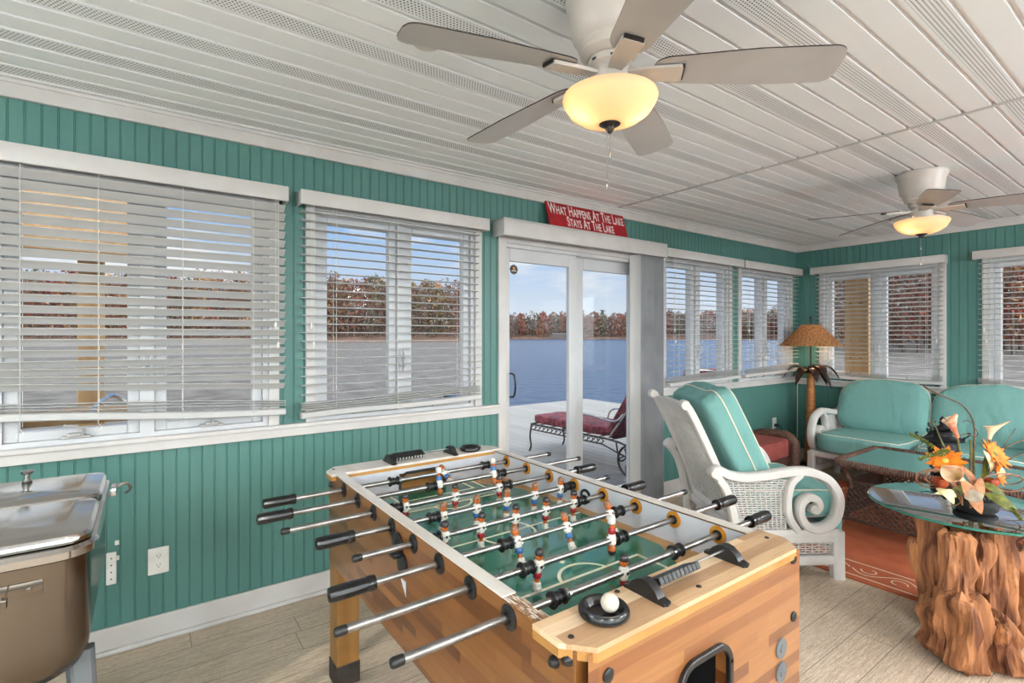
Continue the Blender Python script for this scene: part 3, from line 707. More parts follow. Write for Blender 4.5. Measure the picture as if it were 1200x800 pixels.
# ------------------------------------------------------------------ football table
ft = empty('football_table', (.967, 1.37, 0), 0, 'wooden table football game with steel rods and green pitch, in the middle of the room', 'table football')
I = T(-.967, -1.37, 0)
XL, XR, Y0, Y1 = .60, 1.37, .628, 2.112
ZB, ZT = .485, .842
for (a, b, nm) in ((XL, XL+.03, 'side_panel'), (XR-.03, XR, 'side_panel')):
    p = MB(); p.box(a, b, Y0+.02, Y1-.02, ZB, ZT, 0, I, .002)
    inn = (XL+.03, XL+.0315) if a == XL else (XR-.0315, XR-.03)
    p.box(inn[0], inn[1], Y0+.03, Y1-.03, .74, ZT-.002, 1, I)
    p.build(nm, [wood_side_shaded, grey_lam], ft, 0)
for s, (ya, yb) in enumerate(((Y0, Y0+.03), (Y1-.03, Y1))):
    p = MB(); gx0, gx1 = (.86, 1.075)
    # panel with a stadium-shaped ball opening (outside) cut as four slabs round it
    cxg, zg0, zg1 = .967, .555, .722
    if s == 0:
        xa, xb = .86, 1.035
        n = 10; rr = .045
        inner = []
        for cx_, cz_, a0 in ((xb-rr, zg1-rr, 0), (xa+rr, zg1-rr, 90), (xa+rr, zg0+rr, 180), (xb-rr, zg0+rr, 270)):
            for k in range(n+1): a = R(a0+90*k/n); inner.append((cx_+rr*math.cos(a), cz_+rr*math.sin(a)))
        outer = []
        cc = ((xa+xb)/2, (zg0+zg1)/2)
        for (ix, iz) in inner:
            dx, dz = ix-cc[0], iz-cc[1]; t = 1e9
            if dx > 0: t = min(t, (XR-.012-cc[0])/dx)
            if dx < 0: t = min(t, (XL+.012-cc[0])/dx)
            if dz > 0: t = min(t, (.842-cc[1])/dz)
            if dz < 0: t = min(t, (ZB-cc[1])/dz)
            outer.append((cc[0]+dx*t, cc[1]+dz*t))
        # corner fixes
        m_ = len(inner); vs = []; fs = []
        for (px_, pz_) in inner: vs += [(px_, ya, pz_), (px_, yb, pz_)]
        for (px_, pz_) in outer: vs += [(px_, ya, pz_), (px_, yb, pz_)]
        for i in range(m_):
            j = (i+1) % m_
            fs += [(2*i, 2*j, 2*m_+2*j, 2*m_+2*i), (2*i+1, 2*m_+2*i+1, 2*m_+2*j+1, 2*j+1), (2*i, 2*i+1, 2*j+1, 2*j)]
        p.add(vs, fs, 0, I)
        for (qx, qz) in ((XL+.012, ZB), (XR-.012, ZB), (XL+.012, .842), (XR-.012, .842)):
            near = [i for i in range(m_) if abs(outer[i][0]-qx) < .4 and abs(outer[i][1]-qz) < .4]
            # close the corner triangle
            ex = [o_ for o_ in outer if abs(o_[0]-qx) < 1e-6]; ez = [o_ for o_ in outer if abs(o_[1]-qz) < 1e-6]
            e1 = min(ex, key=lambda o_: abs(o_[1]-qz)); e2 = min(ez, key=lambda o_: abs(o_[0]-qx))
            p.add([(qx, ya, qz), (e1[0], ya, e1[1]), (e2[0], ya, e2[1]), (qx, yb, qz), (e1[0], yb, e1[1]), (e2[0], yb, e2[1])], [(0, 1, 2), (5, 4, 3)], 0, I)
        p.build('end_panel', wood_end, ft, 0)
        g = MB(); loop = [(a_, Y0-.004, b_) for a_, b_ in inner]
        g.sweep([I @ Vector(q) for q in loop+[loop[0], loop[1]]], .014, .012, (0, 1, 0)); g.build('ball_return_frame', black_pl, ft, 40)
        g = MB(); g.box(xa-.02, xb+.02, Y0+.04, Y0+.2, zg0-.02, zg0-.01, 0, I); g.box(xa-.02, xb+.02, Y0+.2, Y0+.21, zg0-.02, zg1+.005, 0, I); g.box(xa-.02, xa-.01, Y0+.035, Y0+.2, zg0-.02, zg1+.005, 0, I); g.box(xb+.01, xb+.02, Y0+.035, Y0+.2, zg0-.02, zg1+.005, 0, I); g.box(xa-.02, xb+.02, Y0+.035, Y0+.2, zg1+.003, zg1+.0045, 0, I)
        g.build('ball_return_box', goal_black, ft, 0)
    else:
        p.box(XL+.012, XR-.012, ya, yb, ZB, ZT, 0, I, .002); p.build('end_panel', wood_end, ft, 0)
def endplate(yo, yi):
    # chamfered top plate; yo = outer edge, yi = inner edge
    s = 1 if yi > yo else -1; c = .05
    out = [(.583, yo+s*c), (.583+c*.9, yo), (1.375-c*.9, yo), (1.375, yo+s*c), (1.375, yi), (.583, yi)]
    if s < 0: out = out[::-1]
    p = MB(); p.prism(out, .842, .852, 0, I); p.build('end_plate', wood_top if s > 0 else [white_rim], ft, 0)  # far plate whitened: light on its wood is put into the colour
    e = MB(); o2 = [(x+(.0015 if x > 1 else -.0015), y-s*.0015) for x, y in out]
    e.prism(out, .826, .8425, 0, I); eo = e.build('plate_edge', [amber_pl if False else bark_tan], ft, 0)
endplate(Y0-.006, Y0+.117); endplate(Y1+.006, Y1-.112)
# inner end walls with goal mouths
for s in (0, 1):
    y = Y0+.116 if s == 0 else Y1-.112
    y2 = y+.002 if s == 0 else y-.002
    p = MB(); p.box(XL+.03, .86, y, y2, .74, .83, 0, I); p.box(1.074, XR-.03, y, y2, .74, .83, 0, I); p.box(.86, 1.074, y, y2, .812, .83, 0, I)
    p.build('inner_end_wall', grey_lam, ft, 0)
    g = MB(); yy = y2+(.004 if s == 0 else -.004)
    g.sweep([I @ Vector(q) for q in ((.862, yy, .742), (.862, yy, .79), (.89, yy, .812), (1.044, yy, .812), (1.072, yy, .79), (1.072, yy, .742))], .010, .008, (0, 1, 0)); g.build('goal_frame', black_pl, ft, 0)
    g = MB(); yb_ = Y0+.04 if s == 0 else Y1-.04
    g.box(.85, 1.084, min(yb_, y), max(yb_, y), .725, .727, 0, I); g.box(.85, 1.084, yb_-.001, yb_+.001, .725, .825, 0, I); g.build('goal_box', goal_black if s == 0 else bark_tan, ft, 0)
# side rim strips (worn white edge band)
for x0_, x1_, x in ((XL-.002, XL+.033, 0), (XR-.033, XR+.002, 1)):
    p = MB()
    def fn(u, v, x0_=x0_, x1_=x1_, x=x):
        ys_ = Y0+.117 if x else .865; y = ys_+(Y1-.10-ys_)*u
        lift = .006*max(0, (u-.86)/.14)**2 if x == 0 else 0
        return (x0_+(x1_-x0_)*v, y, ZT+.003+lift)
    p.grid(fn, 24, 1, 0, I, .003); p.build('side_rim', white_rim, ft, 0)
p = MB()
cr_ = 12
for k in range(cr_):
    random.seed(k); [p.box(XL+.002+.03*k/cr_, XL+.002+.03*(k+1)/cr_, Y0+.117+.0124*q_, Y0+.117+.0124*(q_+1), ZT-.002, ZT-.0005+random.random()*.0025, random.choice((0, 0, 1)), I) for q_ in range(10)]
p.build('chipped_board_edge', [pm('raw_chipboard', (176, 140, 108), (120, 92, 70), 160, .9, lo=.45, hi=.55), white_rim], ft, 0)
# pitch
p = MB(); p.box(XL+.03, XR-.03, Y0+.10, Y1-.10, .728, .74, 0, I); p.build('pitch_board', bark_tan, ft, 0)
gx0, gx1, gy0, gy1, ch = .642, 1.293, .77, 1.97, .11
oct_ = [(gx0+ch, .87), (gx0, 1.0), (gx0, 1.74), (gx0+ch, 1.87), (gx1-ch, 1.87), (gx1, 1.74), (gx1, 1.0), (gx1-ch, .87)]
oct_ = [(gx0+ch+.02, gy0+.03), (gx0, 1.01), (gx0, 1.73), (gx0+ch+.02, gy1-.03), (gx1-ch-.02, gy1-.03), (gx1, 1.73), (gx1, 1.01), (gx1-ch-.02, gy0+.03)]
p = MB(); p.prism(oct_, .74, .7404, 0, I); p.build('green_pitch', green_f, ft, 0)
def arcpts(cx, cy, r, a0, a1, n=28): return [(cx+r*math.cos(R(a0+(a1-a0)*i/n)), cy+r*math.sin(R(a0+(a1-a0)*i/n))) for i in range(n+1)]
mk = MB()
LN = [0]
def ribbon(mb_, pts, w, z, M=None):
    pts = [Vector(p) for p in pts]; pts = [p for i, p in enumerate(pts) if i == 0 or (p-pts[i-1]).length > 1e-6]
    LN[0] += 1; z += (LN[0] % 40)*1.2e-5; n = len(pts); cl = (pts[0]-pts[-1]).length < 1e-5
    L_ = []; R_ = []
    for i in range(n):
        a = pts[i-1] if i > 0 else (pts[-2] if cl else pts[0]); b = pts[i+1] if i < n-1 else (pts[1] if cl else pts[-1])
        d1 = (pts[i]-a); d2 = (b-pts[i])
        d1 = d1.normalized() if d1.length > 1e-9 else d2.normalized(); d2 = d2.normalized() if d2.length > 1e-9 else d1
        n1 = Vector((-d1.y, d1.x)); n2 = Vector((-d2.y, d2.x)); m_ = (n1+n2); m_ = m_.normalized() if m_.length > .2 else n1
        k = w/2/max(.5, m_.dot(n1)); L_.append(pts[i]+m_*k); R_.append(pts[i]-m_*k)
    for i in range(n-1):
        mb_.add([(*R_[i], z), (*R_[i+1], z), (*L_[i+1], z), (*L_[i], z)], [(0, 1, 2, 3)], 0, M)
def line(pts, w=.0098): ribbon(mk, pts, w, .7406, I)
for sgn, yc in ((1, 0), (-1, 0)):
    f_ = lambda y, sgn=sgn: 1.37-sgn*(1.37-y)
    line([(.753, f_(.76)), (.753, f_(1.005)), (1.181, f_(1.005)), (1.181, f_(.76))])
    line([(.80, f_(.76)), (.80, f_(.885)), (1.134, f_(.885)), (1.134, f_(.76))])
    line([(x, f_(y)) for x, y in arcpts(.967, .985, .083, 14, 166)])
    mk.prism([(.967+.008*math.cos(k*PI/6), f_(1.098)+.008*math.sin(k*PI/6)) for k in range(12)], .7404, .7409, 0, I)
    line([(gx0, f_(1.25)), (gx0+.03, f_(1.25))])
line(arcpts(.967, 1.37, .095, 0, 360, 48)); line([(gx0, 1.37), (gx1, 1.37)])
mk.build('pitch_markings', cream_line, ft, 0)
# legs
for (lx, ly) in ((.60, Y0+.01), (1.275, Y0+.01), (.60, 2.0), (1.275, 2.0)):
    g = MB(); g.box(lx+.003, lx+.092, ly, ly+.092, .06, .62, 0, I, .003); lg = g.build('leg', wood_leg, ft, 0)
    g = MB(); g.box(lx, lx+.095, ly-.003, ly+.095, .015, .10, 0, I, .004); g.build('leg_shoe', iron, lg, 0)
    g = MB(); g.lathe([(.028, 0), (.03, .006), (.022, .016)], 16, 0, I @ T(lx+.047, ly+.047, 0)); g.build('leveling_foot', black_pl, lg, 30)
for (bx, by, bz, M_) in [(.66, Y0, .79, RX(PI/2)), (1.325, Y0, .825, RX(PI/2)), (1.325, Y0, .68, RX(PI/2)), (.66, Y0, .60, RX(PI/2))]:
    g = MB(); g.lathe([(.013, 0), (.013, .003), (.008, .006), (.001, .0065)], 14, 0, I @ T(bx, by, bz) @ M_); g.build('bolt', black_pl, ft, 30)
for bz in (.623, .565):
    g = MB(); g.lathe([(.024, 0), (.024, .004), (.01, .0045), (.009, .007), (.001, .007)], 24, 0, I @ T(1.262, Y0, bz) @ RX(PI/2)); g.build('round_washer', grey_metal, ft, 30)
for (by, bz) in ((.665, .822), (.70, .80), (2.05, .80), (2.07, .56), (.665, .60)):
    g = MB(); g.lathe([(.012, 0), (.011, .006), (.006, .013), (.001, .014)], 12, 0, I @ T(XL, by, bz) @ RY(-PI/2)); g.build('bolt', black_pl, ft, 30)
for (sx, sy) in ((.613, .672), (.957, .648), (1.335, .70), (1.315, 2.09), (.613, 2.075), (.80, .735)):
    g = MB(); g.lathe([(.006, 0), (.005, .0025), (.001, .003)], 10, 0, I @ T(sx, sy, .852)); g.build('screw', dark_edge, ft, 30)
# ball return cup on the left side face
g = MB(); Mc = I @ T(XL, 1.40, .78) @ RY(-PI/2)
g.lathe([(.034, 0), (.036, .006), (.026, .012), (.001, .014)], 18, 0, Mc); g.lathe([(.03, 0), (.03, .008), (.001, .01)], 14, 0, Mc @ T(.02, .05, 0) if False else I @ T(XL, 1.365, .735) @ RY(-PI/2))
g.box(XL-.03, XL, 1.365, 1.42, .752, .766, 0, I, .004)
g.build('ball_serve_cup', black_pl, ft, 40)
g = MB(); g.add([(XL-.0012, 1.385, .69), (XL-.0012, 1.345, .69), (XL-.0012, 1.345, .645)], [(0, 1, 2)], 0, I); g.build('pale_triangle', grey_lam, ft, 0)  # small pale triangle on the left side panel
g = MB(); g.lathe([(.027, 0), (.027, .004), (.018, .005), (.018, .001)], 20, 0, I @ T(XR-.0315, 1.386, .787) @ RY(-PI/2), False); g.build('serve_hole_ring', black_pl, ft, 30)
g = MB(); g.lathe([(.018, 0), (.018, .0008)], 20, 0, I @ T(XR-.0315, 1.386, .787) @ RY(-PI/2)); g.build('serve_hole', vinyl, ft, 30)
# score counters
def counter(y, rev):
    for bx in (.838, 1.128):
        o_ = MB()
        Mb = I @ T(bx, y, .852)
        prof = [(-.052, 0), (-.052, .006), (-.038, .010), (-.03, .022), (-.014, .033), (.0, .036), (.014, .033), (.03, .022), (.038, .010), (.052, .006), (.052, 0)]
        o_.prism([(a, b) for a, b in prof], -.011, .011, 0, Mb @ RZ(PI/2) @ RX(PI/2))
        for s in (-.046, .046): o_.lathe([(.009, 0), (.009, .005), (.004, .008), (.001, .008)], 12, 0, Mb @ T(0, s, 0))
        ob = o_.build('score_bracket', black_pl, ft, 30)
    w = MB(); w.tube([(.84, y, .852+.024), (1.126, y, .852+.024)], .0025, 8, 0, I); w.build('score_rod', chrome, ft, 40)
    x = .856 if not rev else .856
    for k in range(10):
        b = MB(); xx = x+k*.0137
        Mk = I @ T(xx, y, .852+.024) @ RX(R(-28 if not rev else 20))
        b.box(0, .0127, -.021, .021, -.012, .004, 0, Mk, .0015)
        bo = b.build('score_bead', black_pl, ft, 0)
        if rev: text_mesh('bead_number', str(k+1) if k < 9 else '0', .017, I @ T(xx+.0063, y-.0, .852+.024) @ RX(R(20)) @ T(0, -.0216, -.004) @ RX(PI/2), fig_white, bo, .0003)
counter(.690, False); counter(2.045, True)
# ashtray-like ball cups
def cup(x, y):
    g = MB(); g.lathe([(.03, .001), (.043, 0), (.049, .006), (.049, .014), (.045, .019), (.039, .018), (.034, .012), (.03, .006), (.001, .005)], 32, 0, I @ T(x, y, .852)); g.build('ball_tray', black_gl, ft, 40)
cup(.712, .688); cup(1.235, 2.05)
bl = MB(); bl.lathe([(.0175*math.sin(PI*k/16)+1e-5, -.0175*math.cos(PI*k/16)) for k in range(17)], 24); tag(bl.build('foosball', ball_m, None, 60, (.722, .682, .852+.006+.0178)), 'small off-white ball resting in the round black tray', 'ball')
# players
def player(team):
    g = MB(); hair = 2
    # origin at the rod axis; head up +Z, toes towards -Y
    g.lathe([(.001, .044), (.006, .043), (.0105, .038), (.0118, .031), (.0112, .0275)], 14, 2)                 # cap of hair
    g.lathe([(.0114, .0278), (.0115, .024), (.0098, .018), (.006, .0145), (.005, .012)], 14, 0, None, False)      # face
    g.box(-.0018, .0018, -.0132, -.010, .022, .026, 0, None, .0008)                                            # nose
    for s in (-1, 1): g.box(s*.0042-.001, s*.0042+.001, -.0122, -.0105, .0265, .028, 2)
    g.lathe([(.005, .0135), (.0115, .010), (.0128, .004), (.0115, -.006), (.0098, -.016), (.0088, -.019)], 12, 1, Matrix.Diagonal((1.12, .95, 1, 1)), False)
    for s in (-1, 1): g.tube([(s*.0125, -.001, .008), (s*.0148, -.002, -.002), (s*.013, -.003, -.012)], [.0038, .0036, .003], 6, 1)
    g.lathe([(.004, 0), (.004, .0015)], 8, 2, T(0, -.0125, 0) @ RX(PI/2))
    g.lathe([(.0092, -.018), (.0108, -.022), (.0106, -.032), (.0085, -.034)], 12, 3, Matrix.Diagonal((1.1, .95, 1, 1)), True)
    g.lathe([(.0068, -.033), (.006, -.042), (.0072, -.044)], 10, 0, None, True)
    g.box(-.009, .009, -.0095, .008, -.067, -.044, 4, None, .0045)
    g.box(-.0085, .0085, -.014, .002, -.067, -.055, 4, None, .004)
    return g, [skin_m, fig_white, hair_b if team == 'red' else hair_br, fig_red if team == 'red' else fig_blue, fig_white]
PL = {}
RODZ = .815
rods = [ # k: team, player x, bumper x, left end, left handle?, right end, right handle?, tilt
 ('blue', [1.02], [.796, 1.224], .425, 1, 1.577, 0, -62),
 ('blue', [.917, 1.168], [.884, 1.205], .382, 1, 1.632, 0, 172),
 ('red', [.709, .901, 1.091], [.680, 1.127], .341, 0, 1.491, 1, 0),
 ('blue', [.772, .897, 1.02, 1.143, 1.266], [.740, 1.300], .48, 1, 1.504, 0, 4),
 ('red', [.696, .82, .947, 1.07, 1.193], [.664, 1.229], .450, 0, 1.455, 1, 4),
 ('blue', [.842, 1.027, 1.213], [.806, 1.252], .428, 1, 1.592, 0, -22),
 ('red', [.797, 1.06], [.762, 1.098], .315, 0, 1.57, 1, 8),
 ('red', [.941], [.731, 1.147], .367, 0, 1.51, 1, 0)]
for k, (team, xs, bs, le, lh, re_, rh, tl) in enumerate(rods):
    y = 1.90-.151*k
    rod = MB(); rod.tube([(le, 0, 0), (re_, 0, 0)], .0084, 16, 0, T(-.967, 0, 0))
    ro = rod.build('rod', chrome, ft, 60); ro.location = (0, y-1.37, RODZ)
    for end, hnd, sgn in ((le, lh, -1), (re_, rh, 1)):
        h = MB(); Mh = T(end-.967, 0, 0) @ RY(sgn*PI/2)
        if hnd:
            prof = [(.010, -.006), (.0175, -.004), (.0185, .004), (.0175, .012), (.0155, .015), (.0165, .02), (.0172, .06), (.0172, .092), (.0155, .1), (.001, .102)]
            n = 30; vs = []; fs = []
            for (r_, z_) in prof:
                for j in range(n):
                    a = 2*PI*j/n; rr_ = r_*(1-(.09 if (j % 3 == 0 and .018 < z_ < .095) else 0)); vs.append((rr_*math.cos(a), rr_*math.sin(a), z_))
            for i in range(len(prof)-1):
                for j in range(n): fs.append((i*n+j, i*n+(j+1) % n, (i+1)*n+(j+1) % n, (i+1)*n+j))
            h.add(vs, fs, 0, Mh); h.build('handle', black_gl, ro, 50)
        else:
            h.lathe([(.0085, -.004), (.0098, -.002), (.0098, .016), (.008, .02), (.001, .0205)], 16, 0, Mh); h.build('end_cap', black_pl, ro, 40)
    for bx in bs:
        b = MB(); b.lathe([(.008, -.02), (.0185, -.02), (.0195, -.017), (.0185, -.0145), (.0135, -.013), (.0125, -.006), (.0145, -.004), (.0145, .001), (.0125, .003), (.0125, .011), (.0165, .012), (.0175, .0145), (.0165, .017), (.008, .018)], 22, 0, T(bx-.967, 0, 0) @ RY(PI/2)); b.build('bumper', black_pl, ro, 45)
    if k in (0, 7):
        for bx in bs:
            b = MB(); sgn = 1 if bx < .96 else -1
            b.lathe([(.008, 0), (.0125, 0), (.0125, .009), (.008, .009)], 16, 0, T(bx-.967+sgn*.02, 0, 0) @ RY(sgn*PI/2)); b.lathe([(.003, 0), (.003, .018), (.001, .018)], 8, 0, T(bx-.967+sgn*.0245, 0, 0) @ RX(R(60))); b.build('stop_collar', chrome, ro, 30)
    for x in xs:
        if team not in PL:
            g, mt = player(team); p = g.build('player', mt, ro, 45); PL[team] = p.data
        else:
            p = bpy.data.objects.new('player', PL[team]); C.objects.link(p); p.parent = ro
        p.location = (x-.967, 0, 0); p.rotation_euler = (R(tl+(172 if (k == 6 and x > 1) else 0)), 0, 0)
        if team == 'blue' and k == 6: pass
    for side in (-1, 1):
        e = MB(); xx = XL if side < 0 else XR
        Me = I @ T(xx, y, RODZ) @ RY(side*PI/2)
        e.lathe([(.026, 0), (.026, .003), (.022, .005), (.012, .006), (.012, .012), (.0085, .012), (.0085, 0)], 26, 0, Me, False); e.build('outer_bushing', black_pl, ft, 30)
        e = MB(); xx = XL+.0315 if side < 0 else XR-.0315
        Me = I @ T(xx, y, RODZ) @ RY(-side*PI/2)
        e.lathe([(.0255, 0), (.0255, .0035), (.014, .004)], 26, 0, Me, False); e.lathe([(.014, .002), (.014, .009), (.0085, .009), (.0085, 0)], 20, 1, Me, False)
        e.build('inner_bushing', [amber_pl, black_pl], ft, 30)
# ------------------------------------------------------------------ stainless cooler on a cart
co = empty('patio_cooler', (-.33, 2.02, 0), 0, 'stainless steel rolling ice chest with hinged lid at the left under the window', 'cooler')
I = T(.33, -2.02, 0)
def rrect(x0, x1, y0, y1, r, n=6):
    out = []
    for cx, cy, a0 in ((x1-r, y1-r, 0), (x0+r, y1-r, 90), (x0+r, y0+r, 180), (x1-r, y0+r, 270)):
        for k in range(n+1): a = R(a0+90*k/n); out.append((cx+r*math.cos(a), cy+r*math.sin(a)))
    return out
def loft(mb, rings, mi=0, M=None, cap=True):
    n = len(rings[0]); vs = [p for r_ in rings for p in r_]; fs = []
    for i in range(len(rings)-1):
        for j in range(n): fs.append((i*n+j, i*n+(j+1) % n, (i+1)*n+(j+1) % n, (i+1)*n+j))
    if cap: fs.append(tuple(range(n-1, -1, -1))); fs.append(tuple((len(rings)-1)*n+j for j in range(n)))
    mb.add(vs, fs, mi, M)
cx0, cx1, cy0, cy1 = -.60, -.115, 1.66, 2.38
b = MB(); rings = []
for z, ins, r_ in ((.50, .10, .05), (.515, .055, .06), (.54, .025, .07), (.58, .006, .07), (.62, 0, .07), (.845, 0, .07)):
    rings.append([(x, y, z) for x, y in rrect(cx0+ins, cx1-ins, cy0+ins, cy1-ins, r_)])
loft(b, rings, 0, I); b.build('body', steel, co, 35)
b = MB(); rings = []
for z, ins, r_ in ((.835, -.008, .075), (.84, -.016, .08), (.858, -.018, .082), (.868, -.012, .08), (.872, .0, .075)):
    rings.append([(x, y, z) for x, y in rrect(cx0+ins, cx1-ins, cy0+ins, cy1-ins, r_)])
loft(b, rings, 0, I); b.build('top_rim', steel_lid, co, 35)
for (ya, yb) in ((cy0-.006, 2.028), (2.036, cy1+.006)):
    b = MB(); rings = []
    for z, ins, r_ in ((.873, .004, .05), (.884, .004, .05), (.893, .012, .045), (.898, .05, .03), (.900, .06, .03)):
        rings.append([(x, y, z) for x, y in rrect(cx0+ins-.008, cx1-ins+.008, ya+ins*.6, yb-ins*.6, r_ if r_ < .06 else .06)])
    loft(b, rings, 0, I); lid = b.build('lid', steel_lid, co, 35)
    if ya > 2:
        k = MB(); k.lathe([(.012, 0), (.014, .003), (.007, .012), (.008, .022), (.017, .03), (.018, .035), (.012, .039), (.001, .04)], 24, 0, I @ T(-.32, 2.33, .899)); k.build('lid_knob', silver_m, lid, 40)
b = MB(); b.box(-.42, -.12-.0, 2.026, 2.038, .872, .889, 0, I, .002); b.build('hinge_strip', dark_edge, co, 0)
b = MB(); b.box(-.115, -.085, 2.36, 2.45, .80, .83, 0, I, .004); b.tube(smoothpath([(-.10, 2.40, .82), (-.06, 2.40, .835), (-.045, 2.42, .81), (-.06, 2.44, .79)], 4), .006, 8, 0, I); b.build('side_handle', silver_m, co, 40)
b = MB(); b.box(-.33, -.20, cy0-.003, cy0, .765, .80, 0, I, .001); b.lathe([(.006, 0), (.006, .006), (.001, .007)], 12, 0, I @ T(-.225, cy0-.003, .782) @ RX(PI/2)); b.box(-.273, -.262, cy0-.012, cy0, .75, .772, 0, I, .002); b.tube([(-.266, cy0-.004, .77), (-.26, cy0-.004, .80)], .0015, 6, 0, I)
b.build('opener_plate', steel, co, 30)
b = MB(); Md = I @ T(-.33, cy0, .585) @ RX(PI/2); b.lathe([(.022, 0), (.022, .006), (.016, .008)], 6, 0, Md); b.lathe([(.014, .008), (.014, .02), (.017, .022), (.017, .03), (.001, .032)], 12, 0, Md); b.build('drain_plug', chrome, co, 30)
for (sx, sy) in ((-1, -1), (1, -1), (-1, 1), (1, 1)):
    lx = -.36+sx*(.225 if sy < 0 else .15); ly = 2.02+sy*.26
    b = MB(); b.sweep([(lx, ly, .56), (lx+sx*.012, ly+sy*.015, .30), (lx+sx*.03, ly+sy*.03, .04)], .05, .035, (0, 1, 0), 0, I); lg = b.build('leg', grey_metal, co, 30)
    b = MB(); b.lathe([(.03, -.012), (.034, -.006), (.034, .006), (.03, .012)], 20, 0, I @ T(lx+sx*.03, ly+sy*.03, .034) @ RX(PI/2)); b.build('caster', black_pl, lg, 40)
b = MB(); b.box(-.56, -.15, 1.75, 2.3, .17, .185, 0, I, .003); b.build('cart_shelf', grey_metal, co, 0)
# ------------------------------------------------------------------ scroll-arm rattan seating
def A(zx, zy):      # armchair reference points measured on its near side, in metres: (u forward, z up)
    px, py = 740+zx/3.078, 430+zy/3.078
    return ((px-600)/FPX*2.92-1.5, H-(py-394)/FPX*2.92)
arm_top = [A(*q) for q in ((305, 396), (285, 378), (300, 368), (345, 388), (400, 396), (470, 391), (540, 380), (590, 376), (640, 380), (700, 405), (736, 455), (742, 500), (728, 548), (695, 575), (652, 582), (618, 566), (600, 530), (603, 492), (628, 470), (657, 476), (668, 500), (655, 518), (640, 512))]
ring_l = [A(*q) for q in ((600, 384), (566, 420), (553, 480), (560, 540), (590, 590))]
rear_post = [A(*q) for q in ((300, 395), (330, 440), (352, 510), (368, 600), (375, 700), (372, 765))]
front_post = [A(*q) for q in ((738, 592), (738, 680), (740, 763))]
def wicker(mb, fn, nu, nv, w=.006, amp=.003, th=.003, mi=0, M=None):
    """woven panel: fn(s,t)->(point, normal); stakes along t, weavers along s"""
    for i in range(nu+1):
        s = i/nu; pts = []
        for j in range(5): p, n = fn(s, j/4); pts.append(p)
        mb.tube(pts, w*.5, 4, mi, M)
    for j in range(nv+1):
        t = j/nv; pts = []
        for i in range(nu*2+1):
            p, n = fn(i/(nu*2), t); ph = (1 if (i//2+j) % 2 else -1)*(1 if i % 2 == 0 else 0)
            pts.append(p+n*amp*ph)
        mb.tube(pts, th, 4, mi, M, flat=1.0)
def arm_side(parent, w, mat_, mirror=1, rearpost=True):
    """one scroll arm in the plane y=w (local x forward, z up)"""
    f = MB()
    V3 = lambda q, dy=0: Vector((q[0], w+dy, q[1]))
    path = smoothpath([V3(q) for q in arm_top], 5)
    n = len(path); wd = [.05-.012*max(0, (i/n-.62)/.38) for i in range(n)]
    f.sweep(path, wd, .062, (0, 1, 0))
    f.sweep(smoothpath([V3(q) for q in ring_l], 5), .042, .058, (0, 1, 0))
    f.sweep(smoothpath([V3(q) for q in rear_post], 5), .046, .05, (0, 1, 0))
    f.sweep([V3(q) for q in front_post], .066, .06, (0, 1, 0))
    k0 = A(285, 380); f.lathe([(.001, -.033), (.022, -.033), (.026, -.026), (.026, .026), (.022, .033), (.001, .033)], 16, 0, T(k0[0], w, k0[1]) @ RX(PI/2))
    k0 = A(648, 512); f.lathe([(.001, -.026), (.022, -.026), (.024, -.02), (.024, .02), (.022, .026), (.001, .026)], 16, 0, T(k0[0], w, k0[1]) @ RX(PI/2))
    for (za, zb) in ((585, 622), (678, 712)):
        a, b = A(368, (za+zb)/2), A(738, (za+zb)/2); f.sweep([V3(a), V3(b)], (zb-za)/3.078*.00489, .045, (0, 1, 0))
    ob = f.build('arm_frame', mat_, parent, 45)
    g = MB(); xa0, xa1 = A(345, 0)[0], A(545, 0)[0]
    def fn(s, t):
        top = A(0, 408)[1]; bot = A(0, 588)[1]; z = bot+(top-bot)*t
        xl = A(320+ (1-t)*46, 0)[0]+.02; xr = A(550, 0)[0]+(.03 if t > .85 else 0)
        return Vector((xl+(xr-xl)*s, w, z)), Vector((0, 1, 0))
    wicker(g, fn, 11, 22, .009, .004, .0040)
    def fn2(s, t):
        a, b = A(375, 672), A(722, 622); return Vector((a[0]+(b[0]-a[0])*s, w, a[1]+(b[1]-a[1])*t)), Vector((0, 1, 0))
    wicker(g, fn2, 14, 6, .009, .004, .0038)
    g.build('woven_side_panel', mat_, ob, 0)
    return ob
# armchair
ac = empty('armchair', tuple(FW*3.31+RT*1.5), R(-34.2), 'white rattan scroll-arm armchair with aqua cushions, its back to the football table', 'armchair')
HW = .39
for s in (-1, 1): arm_side(ac, s*HW, chair_white)
bk = MB()
earN = (-.475, .972); bot = (-.175, .27)
dirb = Vector((bot[0]-earN[0], 0, bot[1]-earN[1]))
bpts = [(-.492, .985), (-.46, .94), (-.40, .82), (-.335, .68), (-.265, .52), (-.215, .38), (-.175, .24), (-.15, .13)]
for s in (-1, 1):
    bk.sweep(smoothpath([Vector((x, s*.30, z)) for x, z in bpts], 4), .045, .055, (0, 1, 0))
    bk.lathe([(.001, -.034), (.026, -.034), (.03, -.024), (.03, .024), (.026, .034), (.001, .034)], 18, 0, T(-.497, s*.30, .982) @ RX(PI/2))
n = 12; tp = []
for i in range(n+1):
    y = -.29+.58*i/n; q = 1-abs(2*i/n-1); h_ = .955+.03*min(1, q*2.2)
    tp.append((y, h_))
vs = []; fs = []
for (y, h_) in tp:
    xo = -.478
    vs += [(xo-.018, y, h_), (xo+.02, y, h_), (-.415+.02, y, .86), (-.415-.018, y, .86)]
for i in range(n):
    for j in range(4): fs.append((4*i+j, 4*i+(j+1) % 4, 4*i+4+(j+1) % 4, 4*i+4+j))
bk.add(vs, fs)
bk.sweep([(-.19, -.3, .29), (-.19, .3, .29)], .05, .035, (1, 0, 0))
